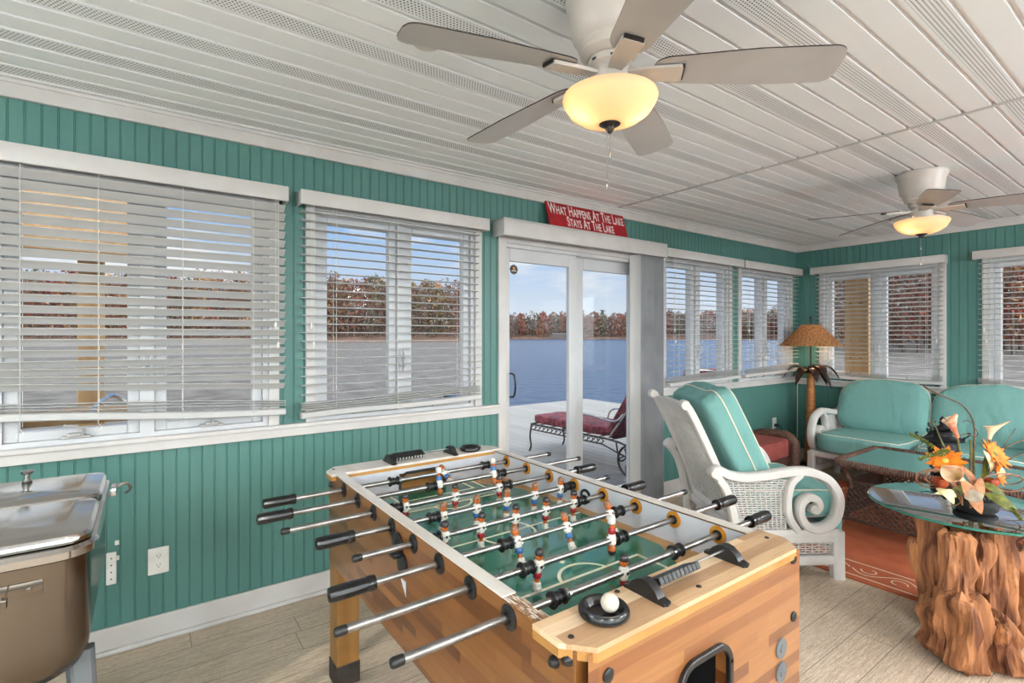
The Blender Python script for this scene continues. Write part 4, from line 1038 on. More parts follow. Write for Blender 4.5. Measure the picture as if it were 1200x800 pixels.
bo = bk.build('back_frame', chair_white, ac, 45)
g = MB()
def fnb(s, t):
    k = t*(len(bpts)-1.61)+.6; i = min(int(k), len(bpts)-2); fr = k-i
    x = bpts[i][0]+(bpts[i+1][0]-bpts[i][0])*fr; z = bpts[i][1]+(bpts[i+1][1]-bpts[i][1])*fr
    return Vector((x-.004, -.275+.55*s, z)), Vector((-.85, 0, -.4))
wicker(g, fnb, 15, 38, .009, .004, .0034); g.build('woven_back_panel', chair_white, bo, 0)
sf = MB()
for x in (-.19, .36): sf.sweep([(x, -HW, .235), (x, HW, .235)], .05, .035, (1, 0, 0))
for s in (-1, 1): sf.box(-.2, .36, s*HW-.025, s*HW+.025, .21, .25)
sf.box(-.2, .36, -HW, HW, .245, .262)
sf.build('seat_frame', chair_white, ac, 0)
# cushions
def seat_cush(parent, hx, hy, hz, c, seed, front=None, k=5, nm='seat_cushion'):
    fn = cushion_fn(hx, hy, hz, k, .006, seed)
    f2 = lambda p: fn(p)+Vector(c)
    m_ = MB(); cushion(m_, f2, 14); ob = weld(m_.build(nm, cush, parent, 60))
    pp = MB()
    for sg_ in (-1, 1): pp.tube(edge_loop(f2, 2, sg_, .96), .0045, 6, 0, None, True)
    pp.build('piping', piping_m, ob, 60)
    return ob
seat_cush(ac, .30, .345, .085, (.135, 0, .345+.06), 1, k=8)
seat_cush(ac, .055, .33, .125, (.40, 0, .24), 2, nm='front_cushion')
def back_def(v):
    ang = R(-25.5); M = T(-.145, 0, .72) @ RY(ang)
    return M @ v
fnc = cushion_fn(.105, .305, .365, 9, .012, 5, back_def)
m_ = MB(); cushion(m_, fnc, 18); bc = weld(m_.build('back_cushion', cush, ac, 60))
pp = MB()
for e_ in (.12, .97): pp.tube(edge_loop(fnc, 0, 1, e_, 18), .005, 6, 0, None, True)
pp.build('piping', piping_m, bc, 60)
# sofa : faces -X, along the far wall
so = empty('sofa', (5.50, 1.50, 0), PI, 'white rattan scroll-arm sofa with plump aqua cushions under the far windows', 'sofa')
for s in (-1, 1): 
    a = arm_side(so, s*.77, chair_white)
    a.location = (.0, 0, .01); a.scale = (.98, 1, 1.06)
sf = MB(); sf.sweep([(.345, -.77, .28), (.345, .77, .28)], .055, .045, (1, 0, 0)); sf.sweep([(-.28, -.77, .28), (-.28, .77, .28)], .055, .045, (1, 0, 0)); sf.box(-.28, .36, -.76, .76, .28, .305)
sf.sweep([(-.43, -.75, .80), (-.43, .75, .80)], .05, .045, (1, 0, 0))
for y in (-.75, 0, .75): sf.sweep([(-.27, y, .26), (-.35, y, .5), (-.44, y, .82)], .045, .05, (0, 1, 0))
for y in (0,): sf.box(.33, .37, y-.03, y+.03, 0, .28)
sf.build('sofa_frame', chair_white, so, 40)
for i, y in enumerate((-.375, .375)):
    fn = cushion_fn(.37, .365, .095, 6, .006, 11+i); f2 = lambda p, fn=fn, y=y: fn(p)+Vector((.06, y, .395))
    m_ = MB(); cushion(m_, f2, 14); ob = weld(m_.build('seat_cushion', cush, so, 60))
    pp = MB()
    for sg_ in (-1, 1): pp.tube(edge_loop(f2, 2, sg_, .96), .005, 6, 0, None, True)
    pp.build('piping', piping_m, ob, 60)
    def df(v, y=y):
        w = 1-.12*max(0, v.z/.26)**2
        v = Vector((v.x*(1.25-.35*(v.z/.26)**2), v.y*w, v.z+.035*max(0, v.z/.26)*(math.cos(v.y/.37*PI/2)-.3)))
        return T(-.24, y, .70) @ RY(R(-15)) @ v
    fn = cushion_fn(.10, .375, .25, 4.6, .012, 21+i, df)
    m_ = MB(); cushion(m_, fn, 20); ob = weld(m_.build('back_cushion', cush, so, 60))
    pp = MB(); pp.tube(edge_loop(fn, 0, 1, .45, 18), .0045, 6, 0, None, True); pp.build('piping', piping_m, ob, 60)
# ------------------------------------------------------------------ wicker lounge with red cushion by the left wall
wl = empty('wicker_lounge', (4.66, 2.60, 0), R(2), 'brown wicker bench with a brick red cushion against the teal wall beyond the armchair', 'wicker seat')
g = MB(); g.box(-.42, .38, -.17, .19, .08, .24, 0, None, .02)
for x in (-.38, .36):
    for y in (-.14, .15): g.box(x-.03, x+.03, y-.03, y+.03, 0, .09, 0, None, .008)
for k in range(10): g.tube([(-.42, -.174, .095+k*.015), (.40, -.174, .095+k*.015)], .006, 5)
g.build('wicker_base', brown_wicker, wl, 30)
g = MB()
out = [(-.19, .04), (.20, .04), (.20, .33)]+[(.005+.205*math.cos(a), .35+.045*math.sin(a)) for a in [PI*k/10 for k in range(11)]]+[(-.19, .33)]
g.prism(out, .385, .49, 0, Matrix(((0, 0, 1, 0), (1, 0, 0, 0), (0, 1, 0, 0), (0, 0, 0, 1))))
g.tube(smoothpath([(.44, -.20, .06), (.44, -.205, .30), (.44, -.195, .36), (.44, -.12, .405), (.44, .10, .40), (.44, .19, .36)], 5), .052, 10)
for k in range(20): g.tube([(.44+.054*math.cos(a), -.205, .06+k*.0155+.002*math.sin(a)) for a in [2*PI*j/8 for j in range(8)]], .005, 4, 0, None, True)
g.box(-.42, .40, .19, .215, .08, .405, 0, None, .01)
g.build('rolled_wicker_arm', brown_wicker, wl, 40)
fn = cushion_fn(.385, .19, .085, 14, .003, 31); f2 = lambda p: fn(p)+Vector((-.01, -.01, .315))
m_ = MB(); cushion(m_, f2, 12); ob = weld(m_.build('seat_cushion', red_fabric, wl, 60))
pp = MB(); pp.tube(edge_loop(f2, 2, 1, .97), .004, 5, 0, None, True); pp.build('piping', red_fabric, ob, 60)
g = MB()
def cl(u, v): return (.15*(u-.5), .045*(v-.5)*(1+.5*math.sin(u*5)), .008+.012*math.sin(u*9+v*3)*math.sin(v*4)+.01)
g.grid(cl, 14, 8, 0, None, .004); c_ = g.build('folded_cloth', fig_white, None, 60, (4.62, 2.60, .402)); c_.rotation_euler = (0, 0, R(35)); tag(c_, 'small crumpled white cloth lying on the brick red cushion', 'cloth')
# ------------------------------------------------------------------ rug
rg = empty('area_rug', (4.6, .6, .004), 0, 'terracotta area rug with cream scroll border under the sofa and coffee table', 'rug')
rx0, rx1, ry0, ry1 = 3.27-4.6, 5.42-4.6, -2.0-.6, 2.25-.6
g = MB(); g.box(rx0, rx1, ry0, ry1, -.003, .003, 0, None, .001); g.build('rug_pile', rug_m, rg, 0)
mk = MB()
def rline(pts, w=.010): ribbon(mk, pts, w, .0032)
for o_ in (.055, .255):
    rline([(rx0+o_, ry0+o_), (rx1-o_, ry0+o_), (rx1-o_, ry1-o_), (rx0+o_, ry1-o_), (rx0+o_, ry0+o_)], .011)
def scroll(p0, d, L_, side):
    nrm = Vector((-d.y, d.x))*side; n = int(L_/.32)
    for i in range(n):
        c = p0+d*(i+.5)*L_/n
        s1 = []
        for k in range(25):
            t = k/24*2-1; s1.append(c+d*(t*.16)+nrm*(.055*math.sin(t*PI)))
        rline([tuple(q) for q in s1], .008)
        for sg_ in (-1, 1):
            cc = c+d*.075*sg_+nrm*(-.02*sg_)
            pts = []
            for k in range(15): a = k/14*PI*1.5+(0 if sg_ > 0 else PI); r_ = .045-.02*k/14; pts.append(tuple(cc+d*r_*math.cos(a)+nrm*r_*math.sin(a)))
            rline(pts, .007)
scroll(Vector((rx0+.155, ry0+.3)), Vector((0, 1)), ry1-ry0-.6, 1); scroll(Vector((rx1-.155, ry0+.3)), Vector((0, 1)), ry1-ry0-.6, 1)
scroll(Vector((rx0+.3, ry1-.155)), Vector((1, 0)), rx1-rx0-.6, 1)
mk.build('rug_border_pattern', rug_line, rg, 0)
# ------------------------------------------------------------------ wicker coffee table
ct = empty('coffee_table', (4.37, 1.05, 0), 0, 'brown wicker coffee table with glass top in front of the sofa', 'coffee table')
tx, ty, tz = .38, .55, .49
g = MB(); loop = [(sx*(tx)-sx*r_[0], sy*ty-sy*r_[1], tz) for sx, sy in ((-1, -1), (1, -1), (1, 1), (-1, 1)) for r_ in (((0, .04), (.012, .012), (.04, 0)) if sx*sy > 0 else ((.04, 0), (.012, .012), (0, .04)))]
g.tube(loop, .024, 10, 0, None, True)
for i in range(0, 12):
    a, b = Vector(loop[i]), Vector(loop[(i+1) % 12]); L_ = (b-a).length; nn = int(L_/.014)
    for k in range(nn):
        p = a.lerp(b, (k+.5)/max(nn, 1)); d = (b-a).normalized(); q = d.orthogonal().normalized()
        s_ = .0265; up = Vector((0, 0, 1)); sd = d.cross(up)
        if L_ > .1: g.tube([p+(up*math.cos(t_)+sd*math.sin(t_))*s_ for t_ in [2*PI*j/8 for j in range(8)]], .0035, 4, 0, None, True)
g.build('wrapped_rim', brown_wicker, ct, 50)
g = MB(); g.box(-tx+.015, tx-.015, -ty+.015, ty-.015, tz+.008, tz+.014); g.build('glass_top', aqua_glass, ct, 0)
g = MB()
def fnw(s, t): return Vector((-tx+.02+(2*tx-.04)*t, -ty+.02+(2*ty-.04)*s, tz-.004)), Vector((0, 0, 1))
wicker(g, fnw, 40, 30, .012, .003, .009); g.build('woven_top', pm('wicker_glass_sheen', (134, 160, 158), (104, 130, 130), 40, .6), ct, 0)  # window reflection in the glass is put into the weave's teal-grey
for sx in (-1, 1):
    for sy in (-1, 1):
        g = MB(); pts = smoothpath([(sx*(tx-.03), sy*(ty-.03), tz-.01), (sx*(tx-.09), sy*(ty-.07), tz-.16), (sx*(tx-.09), sy*(ty-.07), tz-.30), (sx*(tx-.01), sy*(ty+.0), .012)], 6)
        g.tube(pts, [.018]*len(pts), 8)
        for k in range(0, len(pts)-1):
            for f_ in (0, .33, .66):
                p = pts[k].lerp(pts[k+1], f_); g.lathe([(.018, -.004), (.0205, 0), (.018, .004)], 8, 0, T(*p))
        g.build('leg', brown_wicker, ct, 50)
g = MB()
def lat(p00, p10, p01, p11, n=16):
    P = lambda s, t: Vector(p00).lerp(Vector(p10), s).lerp(Vector(p01).lerp(Vector(p11), s), t)
    nv = 8; nu = n
    for k in range(-nv, nu+1):
        for dr_ in (1, -1):
            pts = []
            for j in range(nv+1):
                s = (k+(j if dr_ > 0 else nv-j))/nu
                if 0 <= s <= 1: pts.append(P(s, j/nv))
            if len(pts) > 1: g.tube(pts, .0048, 4)
    for t in (0, 1): g.tube([P(0, t), P(1, t)], .011, 6)
a, b, c2, d2 = tx-.08, ty-.07, tx-.03, ty-.02
z0_, z1_ = .10, .36
for sx in (-1, 1): lat((sx*c2*.98, -d2, z0_), (sx*c2*.98, d2, z0_), (sx*a, -b, z1_), (sx*a, b, z1_), 26)
for sy in (-1, 1): lat((-c2, sy*d2, z0_), (c2, sy*d2, z0_), (-a, sy*b, z1_), (a, sy*b, z1_), 18)
g.build('wicker_lattice', dark_wicker, ct, 0)
# ------------------------------------------------------------------ black pagoda lantern
ln = empty('pagoda_lantern', (4.40, 1.10, .505), 0, 'black cast iron pagoda lantern standing on the wicker coffee table', 'lantern')
g = MB(); g.lathe([(.03, .045), (.055, .05), (.075, .075), (.082, .11), (.08, .15), (.07, .175), (.07, .18)], 20); 
for k in range(4): a = PI/4+k*PI/2; g.tube(smoothpath([(.05*math.cos(a), .05*math.sin(a), .06), (.07*math.cos(a), .07*math.sin(a), .04), (.06*math.cos(a), .06*math.sin(a), .012), (.075*math.cos(a), .075*math.sin(a), .002)], 4), .007, 6)
g.build('lantern_body', pm('cast_iron_black', (40, 38, 40), (24, 23, 25), 30, .5, metal=.4, bump=.5, bscale=60), ln, 40)
ci = MATS['cast_iron_black']
g = MB()
n = 24
def roof(r0, z0, r1, z1, curl):
    vs = []; fs = []
    for i in range(7):
        t = i/6; r_ = r0+(r1-r0)*t
        for j in range(n):
            a = 2*PI*j/n; c_ = abs(math.cos(2*a)) if False else max(0, math.cos(4*(a-PI/4)))**3
            rr_ = r_*(1+.22*c_*t); vs.append((rr_*math.cos(a), rr_*math.sin(a), z0+(z1-z0)*(t**.6)+curl*c_*t**3))
    for i in range(6):
        for j in range(n): fs.append((i*n+j, i*n+(j+1) % n, (i+1)*n+(j+1) % n, (i+1)*n+j))
    g.add(vs, fs)
    for k in range(4):
        a = PI/4+k*PI/2; r_ = r1*1.2; g.tube(smoothpath([(r_*.9*math.cos(a), r_*.9*math.sin(a), z1+curl*.8), (r_*1.1*math.cos(a), r_*1.1*math.sin(a), z1+curl+.008), (r_*1.2*math.cos(a), r_*1.2*math.sin(a), z1+curl+.03), (r_*1.08*math.cos(a), r_*1.08*math.sin(a), z1+curl+.03)], 4), .005, 6)
roof(.03, .225, .115, .175, .018); g.lathe([(.05, .20), (.055, .235), (.03, .25)], 16)
roof(.012, .29, .06, .25, .008); g.lathe([(.014, .285), (.022, .295), (.012, .305), (.018, .318), (.004, .335), (.001, .34)], 14)
g.build('lantern_roof', ci, ln, 40)
# ------------------------------------------------------------------ palm floor lamp
pl = empty('palm_floor_lamp', (5.79, 2.56, 0), 0, 'palm tree floor lamp with woven raffia shade in the room corner', 'floor lamp')
g = MB(); g.lathe([(.001, 0), (.15, 0), (.155, .012), (.14, .024), (.07, .035), (.001, .036)], 30); g.build('base', palm_m, pl, 40)
g = MB(); prof = []
for i in range(60):
    t = i/59; r_ = .068-.036*t**.8; prof.append((r_+(.0022 if i % 2 else 0), .03+.97*t))
g.lathe(prof, 22); g.build('trunk', rattan_m, pl, 50)
g = MB(); g.tube([(0, 0, 1.0), (0, 0, 1.56)], .009, 10); g.lathe([(.004, 0), (.014, .008), (.008, .018), (.015, .032), (.010, .046), (.001, .055)], 14, 0, T(0, 0, 1.55)); g.build('pole', dark_edge, pl, 40)
lf = MB()
for k, (a, L_, dz) in enumerate(((10, .26, .03), (55, .22, -.02), (110, .24, .02), (165, .2, -.05), (215, .26, .0), (262, .2, -.07), (310, .25, .03), (340, .2, -.06), (235, .25, .05))):
    def fl_(u, v, a=R(a), L_=L_, dz=dz):
        w = .055*math.sin(PI*min(1, u*.92+.08))**.7*(v-.5)*2; r_ = .02+L_*u
        z = 1.0+.09*math.sin(u*PI*.75)+dz*u-.14*u*u*u-abs(v-.5)*.03
        return (r_*math.cos(a)-w*math.sin(a), r_*math.sin(a)+w*math.cos(a), z)
    lf.grid(fl_, 8, 4, 0, None, .003)
lf.build('palm_leaves', palm_m, pl, 50)
g = MB(); 
def shd(u, v):
    a = 2*PI*u; r_ = .30+(.085-.30)*v
    r_ *= 1+.012*math.sin(a*60)
    return (r_*math.cos(a), r_*math.sin(a), 1.285+.225*v)
g.grid(shd, 180, 8, 0, None, .002); g.build('lamp_shade', shade_m, pl, 60)
g = MB(); g.lathe([(.002, .035), (.02, .02), (.028, 0), (.02, -.02), (.012, -.035)], 14, 0, T(0, 0, 1.40)); g.build('light_bulb', bulb_m, pl, 60)
ld = bpy.data.lights.new('lamp_light', 'POINT'); ld.energy = 5; ld.color = (1, .78, .5); ld.shadow_soft_size = .03
lo = bpy.data.objects.new('lamp_light', ld); C.objects.link(lo); lo.location = (5.79, 2.56, 1.345)
# ------------------------------------------------------------------ driftwood glass table
SC = Vector((3.15, .69, 0))
dt = empty('driftwood_table', tuple(SC), 0, 'round glass side table on a rough driftwood root base, at the right', 'side table')
g = MB(); I = T(-SC.x, -SC.y, 0)
def slab(p0, p1, w0, w1, d0, d1, seed, bend=0, M=I):
    """a hewn chunk between two points: wide across the view, lumpy and tapering"""
    p0, p1 = Vector(p0), Vector(p1); ax = (p1-p0).normalized(); side = (RT-ax*RT.dot(ax)).normalized(); dep = ax.cross(side)
    n = 44; m = 30; vs = []; fs = []
    for i in range(m+1):
        t = i/m; c = p0.lerp(p1, t)+side*(bend*math.sin(t*PI)+.014*noise.noise(Vector((t*2.5, seed*5.1, 0)))); w = (w0+(w1-w0)*t)*(.93+.25*noise.noise(Vector((t*3, seed*2.3, 4)))); d = (d0+(d1-d0)*t)
        endc = 1-.35*max(0, (abs(2*t-1)-.85)/.15)**2
        for j in range(n):
            a = 2*PI*j/n; ca, sa = math.cos(a), math.sin(a)
            k = 1/((abs(ca)**3.2+abs(sa)**3.2)**(1/3.2))
            q = c+side*(ca*w*k*endc)+dep*(sa*d*k*endc)
            r1 = noise.noise(Vector((ca*1.3+seed*7, sa*1.3, t*2.2+seed)))
            r2 = abs(noise.noise(Vector((ca*3.4+seed*3, sa*3.4, t*1.6+seed))))
            r3 = abs(noise.noise(Vector((ca*9+seed, sa*9, t*2.4))))
            nn = r1*.55-r2*.36-r3*.13+.07
            q = q+(q-c)*nn; q += ax*(.03*noise.noise(Vector((ca*3, sa*3, seed*3.1)))) if i in (0, m) else Vector()
            vs.append(q)
    for i in range(m):
        for j in range(n): fs.append((i*n+j, i*n+(j+1) % n, (i+1)*n+(j+1) % n, (i+1)*n+j))
    fs.append(tuple(range(n-1, -1, -1))); fs.append(tuple(m*n+j for j in range(n)))
    g.add(vs, fs, 0, M)
GZ = .575
def Z(p, z): p = Vector(p); p.z = z; return p
slab(Z(PT(1087, 612, 2.32), GZ-.005), PT(1103, 716, 2.25), .040, .058, .05, .07, 1, -.01)
slab(PT(1070, 632, 2.34), PT(1098, 700, 2.3), .022, .045, .03, .05, 2, -.02)
slab(PT(1101, 700, 2.22), Z(PT(1099, 745, 2.2), .035), .055, .065, .07, .08, 3)
slab(Z(PT(1122, 620, 2.18), GZ-.03), PT(1120, 700, 2.15), .062, .055, .045, .06, 4)
slab(PT(1145, 628, 2.2), PT(1143, 694, 2.17), .045, .03, .05, .05, 5)
slab(PT(1130, 692, 2.12), Z(PT(1128, 770, 2.13), .012), .078, .085, .07, .085, 6)
slab(Z(PT(1172, 615, 2.3), GZ-.01), PT(1168, 730, 2.2), .075, .045, .06, .07, 7, .0)
slab(PT(1166, 722, 2.1), Z(PT(1178, 775, 2.12), .01), .05, .078, .06, .08, 8)
slab(PT(1192, 640, 2.35), Z(PT(1200, 765, 2.3), .02), .055, .075, .08, .09, 9)
slab(PT(1205, 690, 2.35), Z(PT(1216, 760, 2.3), .01), .03, .05, .06, .08, 10)
slab(SC+Vector((0, 0, GZ-.06)), SC+Vector((0, 0, .05)), .07, .10, .07, .10, 30)
slab(SC+Vector((.12, .10, GZ-.01)), SC+Vector((.16, .14, .02)), .05, .08, .05, .08, 31)
slab(SC+Vector((.16, -.04, GZ-.01)), SC+Vector((.20, -.06, .02)), .05, .08, .05, .08, 32)
g.build('driftwood_base', drift, dt, 24)
# mid-height knot
g = MB(); g.lathe([(.001, 0), (.366, 0), (.372, .002), (.374, .006), (.372, .010), (.366, .012), (.001, .012)], 96, 0, T(0, .02, GZ))
for i, f in enumerate(g.f):
    zz = [g.v[v].z for v in f]; rr_ = [Vector((g.v[v].x, g.v[v].y-.02)).length for v in f]
    if min(rr_) > .36 and len(f) == 4: g.m[i] = 1
g.build('glass_top', [top_glass, glass_edge], dt, 40)
# ------------------------------------------------------------------ flower arrangement
fa0 = PT(1143, 602, 2.33); fa0.z = GZ+.0125
fa = empty('flower_arrangement', tuple(fa0), 0, 'dried and silk flower arrangement with peach callas standing on the glass side table', 'flower arrangement')
def F(px, py, dt_=0.0):
    return PT(px, py, 2.33+dt_)-fa0
def part(nm, mats, mb_, sm=60): return mb_.build(nm, mats, fa, sm)
g = MB(); g.lathe([(.001, 0), (.062, 0), (.078, .015), (.082, .04), (.076, .058), (.06, .06), (.001, .058)], 24); 
for k in range(22):
    random.seed(k); a = random.random()*6.28; r_ = random.random()*.06; g.lathe([(.001, -.01), (.014, 0), (.012, .012), (.001, .018)], 6, 0, T(r_*math.cos(a), r_*math.sin(a), .062))
part('moss_pot', goal_black, g)
def calla(p0, p1, tip, r_=.05, flat=1.0, mats=None):
    """spathe: a trumpet from the stem top p0 opening to p1, with a tip towards tip"""
    p0, p1, tip = Vector(p0), Vector(p1), Vector(tip); ax = (p1-p0); L_ = ax.length; ax.normalize()
    tv = (tip-p1); tv = (tv-ax*tv.dot(ax)).normalized(); bn = ax.cross(tv); tl = (tip-p1).length
    g = MB()
    def fn(u, v):
        a = (u-.5)*2*PI*.97; rr_ = .008+(r_-.008)*v**2.2; k = max(0, math.cos(a))**4
        fr = v**3
        q = p0+ax*(L_*v*(1+.0*k))+tv*(math.cos(a)*rr_)+bn*(math.sin(a)*rr_)
        q += (tip-p1-tv*r_)*k*fr
        q -= ax*(.018*fr*(1-k))*(1-math.cos(a))/2
        return q
    g.grid(fn, 28, 14, 0, None, .0018)
    sp = MB(); sp.tube([p0+ax*.01, p0+ax*L_*.75], [.004, .003], 6)
    ob = part('calla_bloom', mats or calla_m, g); sp.build('spadix', calla_y, ob, 60)
calla(F(1122, 512, -.02), F(1112, 489, -.04), F(1119, 485, -.09), .032)
calla(F(1159, 515, .0), F(1163, 497, 0), F(1185, 493, -.03), .028)
calla(F(1133, 567, -.12), F(1114, 552, -.16), F(1108, 545, -.17), .042, mats=calla_m)
st = MB()
for pts, r_ in (([(1130, 572, 0), (1126, 545, -.01), (1124, 525, -.02), (1121, 508, -.02)], .005), ([(1150, 575, 0), (1153, 545, 0), (1158, 525, 0), (1160, 512, 0)], .005), ([(1135, 570, 0), (1118, 545, 0), (1105, 520, .02), (1093, 492, .03)], .0032), ([(1137, 585, 0), (1137, 560, -.01), (1138, 530, 0), (1137, 515, 0)], .005), ([(1140, 585, 0), (1141, 560, .01), (1141, 530, .01), (1142, 512, 0)], .0045)):
    st.tube(smoothpath([F(*p) for p in pts], 5), r_, 6)
part('green_stems', stem_m, st)
tw = MB()
for pts, r_ in (([(1138, 575, 0), (1139, 545, 0), (1142, 510, 0), (1139, 490, .02), (1128, 475, .03), (1112, 467, .04), (1092, 458, .06), (1082, 452, .08)], .0034), ([(1141, 515, 0), (1146, 508, 0), (1143, 502, -.01)], .0022), ([(1139, 495, 0), (1132, 492, 0), (1128, 495, 0)], .002), ([(1142, 512, 0), (1130, 508, 0), (1124, 512, 0)], .002), ([(1150, 565, 0), (1175, 528, .03), (1200, 515, .05), (1225, 510, .08)], .0028), ([(1152, 560, 0), (1180, 540, .03), (1202, 530, .05), (1230, 528, .08)], .0025), ([(1165, 545, 0), (1178, 520, .03), (1190, 502, .05)], .0015), ([(1165, 535, .02), (1150, 515, .05)], .002), ([(1148, 580, 0), (1175, 590, -.05), (1195, 600, -.08), (1215, 603, -.1)], .0025)):
    tw.tube(smoothpath([F(*p) for p in pts], 6), r_, 6)
part('twigs', twig_m, tw)
# curled vine loops
vn = MB()
def coil(cx, cy, rx, ry, dt0, dt1, turns, a0, r_=.0036, shrink=.35):
    pts = []
    n = int(26*turns)
    for i in range(n+1):
        t = i/n; a = R(a0)+turns*2*PI*t; k = 1-shrink*t; pts.append(F(cx+rx*k*math.cos(a), cy+ry*k*math.sin(a), dt0+(dt1-dt0)*t+.03*math.sin(a)))
    vn.tube(pts, r_, 6, flat=.6)
coil(1092, 560, 21, 12, -.08, -.02, 1.3, 20, .0042); coil(1097, 558, 14, 9, -.1, -.05, 1.1, 120, .005)
coil(1183, 567, 22, 11, -.05, .03, 1.2, 200, .0036); coil(1178, 562, 26, 8, -.1, -.02, .8, 180, .003); coil(1112, 586, 18, 10, -.14, -.1, .6, 250, .003)
part('curled_vines', pm('brown_vine', (150, 104, 74), (110, 70, 50), 40, .6), vn)
def daisy(c, ax, r_, n, mats, core, wid=.011, cup_=.25, seed=0):
    c, ax = Vector(c), Vector(ax).normalized(); u_ = ax.orthogonal().normalized(); v_ = ax.cross(u_); g = MB()
    for lay in range(2):
        for k in range(n):
            a = 2*PI*(k+.5*lay)/n+seed; d = u_*math.cos(a)+v_*math.sin(a); s_ = ax.cross(d); R_ = r_*(1-.25*lay)
            def fn(u, v, d=d, s_=s_, R_=R_, lay=lay):
                w = wid*math.sin(PI*min(1, .15+u*.85))**.8*(v-.5)*2
                return c+d*(.006+R_*u)+s_*w+ax*(R_*cup_*(u**1.5)+.004*lay+.3*abs(v-.5)*.01)
            g.grid(fn, 5, 2, 0, None, .001)
    ob = part('orange_flower', mats, g)
    q = MB(); q.lathe([(.012, 0), (.011, .006), (.001, .009)], 12, 0, Matrix.Translation(c) @ ax.to_track_quat('Z', 'Y').to_matrix().to_4x4()); q.build('flower_centre', core, ob, 60)
toC = -FW
daisy(F(1108, 540, -.05), (-FW*.6+RT*-.5+Vector((0, 0, .6))), .07, 9, orange_p, calla_y, .014, .1, .3)
daisy(F(1165, 532, -.02), (-FW*.7+RT*.3+Vector((0, 0, .5))), .072, 11, orange_p, leaf_g, .013, .15, .1)
daisy(F(1168, 555, -.03), (-FW*.7+RT*.4+Vector((0, 0, .2))), .05, 8, orange_p, calla_y, .012, .3, .6)
# rust rosebuds
for (cx, cy, d_, s_) in ((1102, 566, -.08, .034), (1162, 566, -.06, .03), (1122, 573, -.04, .028), (1156, 572, -.08, .024)):
    g = MB()
    for k in range(9):
        a = k*2.4; rr_ = s_*(.35+.65*k/9)
        def fn(u, v, a=a, rr_=rr_):
            th = a+(u-.5)*1.9; ph = v*PI*.6; return F(cx, cy, d_)+Vector((rr_*math.cos(th)*math.sin(ph+.3), rr_*math.sin(th)*math.sin(ph+.3), -rr_*math.cos(ph+.3)+.004))
        g.grid(fn, 6, 5, 0, None, .0012)
    part('rust_rosebud', rust_p, g)
def leaf(p0, p1, w, nm, mt, nrm=None, curl=.1, ser=0):
    p0, p1 = Vector(p0), Vector(p1); d = (p1-p0); L_ = d.length; d.normalize(); nn = Vector(nrm) if nrm else -FW+Vector((0, 0, .6)); nn = (nn-d*nn.dot(d)).normalized(); s_ = d.cross(nn); g = MB()
    def fn(u, v):
        ww = w*math.sin(PI*min(1, .04+u*.96))**.75*(1+ser*math.sin(u*40))*(v-.5)*2
        return p0+d*L_*u+s_*ww+nn*(curl*L_*math.sin(u*PI)*.5-abs(v-.5)*.25*w)
    g.grid(fn, 22, 4, 0, None, .0016); part(nm, mt, g)
leaf(F(1128, 562, -.14), F(1151, 602, -.19), .034, 'brown_leaf', dry_leaf, curl=.15)
leaf(F(1130, 582, -.17), F(1153, 580, -.19), .026, 'silver_leaf', silver_leaf, curl=.1)
leaf(F(1150, 560, -.10), F(1137, 595, -.16), .022, 'brown_leaf', dry_leaf, curl=.2)
leaf(F(1126, 545, -.05), F(1148, 578, -.1), .018, 'brown_leaf', dry_leaf, curl=.2)
leaf(F(1155, 578, -.12), F(1194, 602, -.2), .026, 'spotted_leaf', leaf_g, curl=.25, ser=.06)
leaf(F(1150, 565, -.08), F(1178, 582, -.14), .02, 'spotted_leaf', leaf_g, curl=.2)
leaf(F(1128, 570, -.06), F(1110, 584, -.12), .02, 'spotted_leaf', leaf_g, curl=.2)
leaf(F(1148, 575, 0), F(1156, 535, -.02), .014, 'spotted_leaf', leaf_g, curl=.1)
leaf(F(1120, 580, -.14), F(1096, 578, -.17), .016, 'cream_petal', cream_p, curl=.4)
leaf(F(1098, 572, -.15), F(1118, 590, -.2), .02, 'cream_petal', cream_p, curl=.5)
leaf(F(1160, 555, -.02), F(1153, 528, -.05), .018, 'cream_petal', cream_p, curl=.3)
leaf(F(1166, 560, -.04), F(1174, 548, -.08), .02, 'cream_petal', cream_p, curl=.4)
leaf(F(1112, 560, -.05), F(1128, 592, -.12), .012, 'brown_leaf', dry_leaf, curl=.2)
# heather sprays
for pts in (((1125, 560, 0), (1105, 535, .0), (1085, 518, .02), (1066, 508, .03)), ((1128, 552, 0), (1108, 533, -.04), (1092, 533, -.06), (1077, 538, -.08)), ((1135, 555, 0), (1120, 535, -.03), (1108, 528, -.04), (1100, 530, -.05)), ((1160, 580, -.1), (1175, 590, -.16), (1190, 600, -.2), (1196, 608, -.22))):
    g = MB(); path = smoothpath([F(*p) for p in pts], 8); g.tube(path, .002, 5)
    for i, p in enumerate(path):
        for k in range(7):
            random.seed(i*9+k); dv = Vector((random.uniform(-1, 1), random.uniform(-1, 1), random.uniform(-1, 1))).normalized(); L_ = .016*(1-.5*i/len(path)); g.tube([p, p+dv*L_], [.0017, .0028], 4)
    part('heather_spray', leaf_g, g)
# ------------------------------------------------------------------ outside : deck, chaise, posts
dk = MB(); dx0, dx1, dy0, dy1 = -4.0, 8.6, D+.13, 8.9
x = dx0
while x < dx1:
    dk.box(x+.003, min(x+.137, dx1), dy0, dy1, -.15, -.12); x += .14
dk.box(dx0, dx1+.02, dy1, dy1+.03, -.32, -.118); dk.box(dx1, dx1+.03, dy0-5.5, dy1, -.32, -.118); dk.box(dx0, dx1, dy0, dy1, -.30, -.155)
x = LX+.15
while x < dx1: dk.box(x+.003, min(x+.137, dx1), YR-1, dy0, -.15, -.12); x += .14
dk.box(LX+.15, dx1, YR-1, dy0, -.30, -.155)
tag(dk.build('deck', deck_m, None, 0), kind='structure')
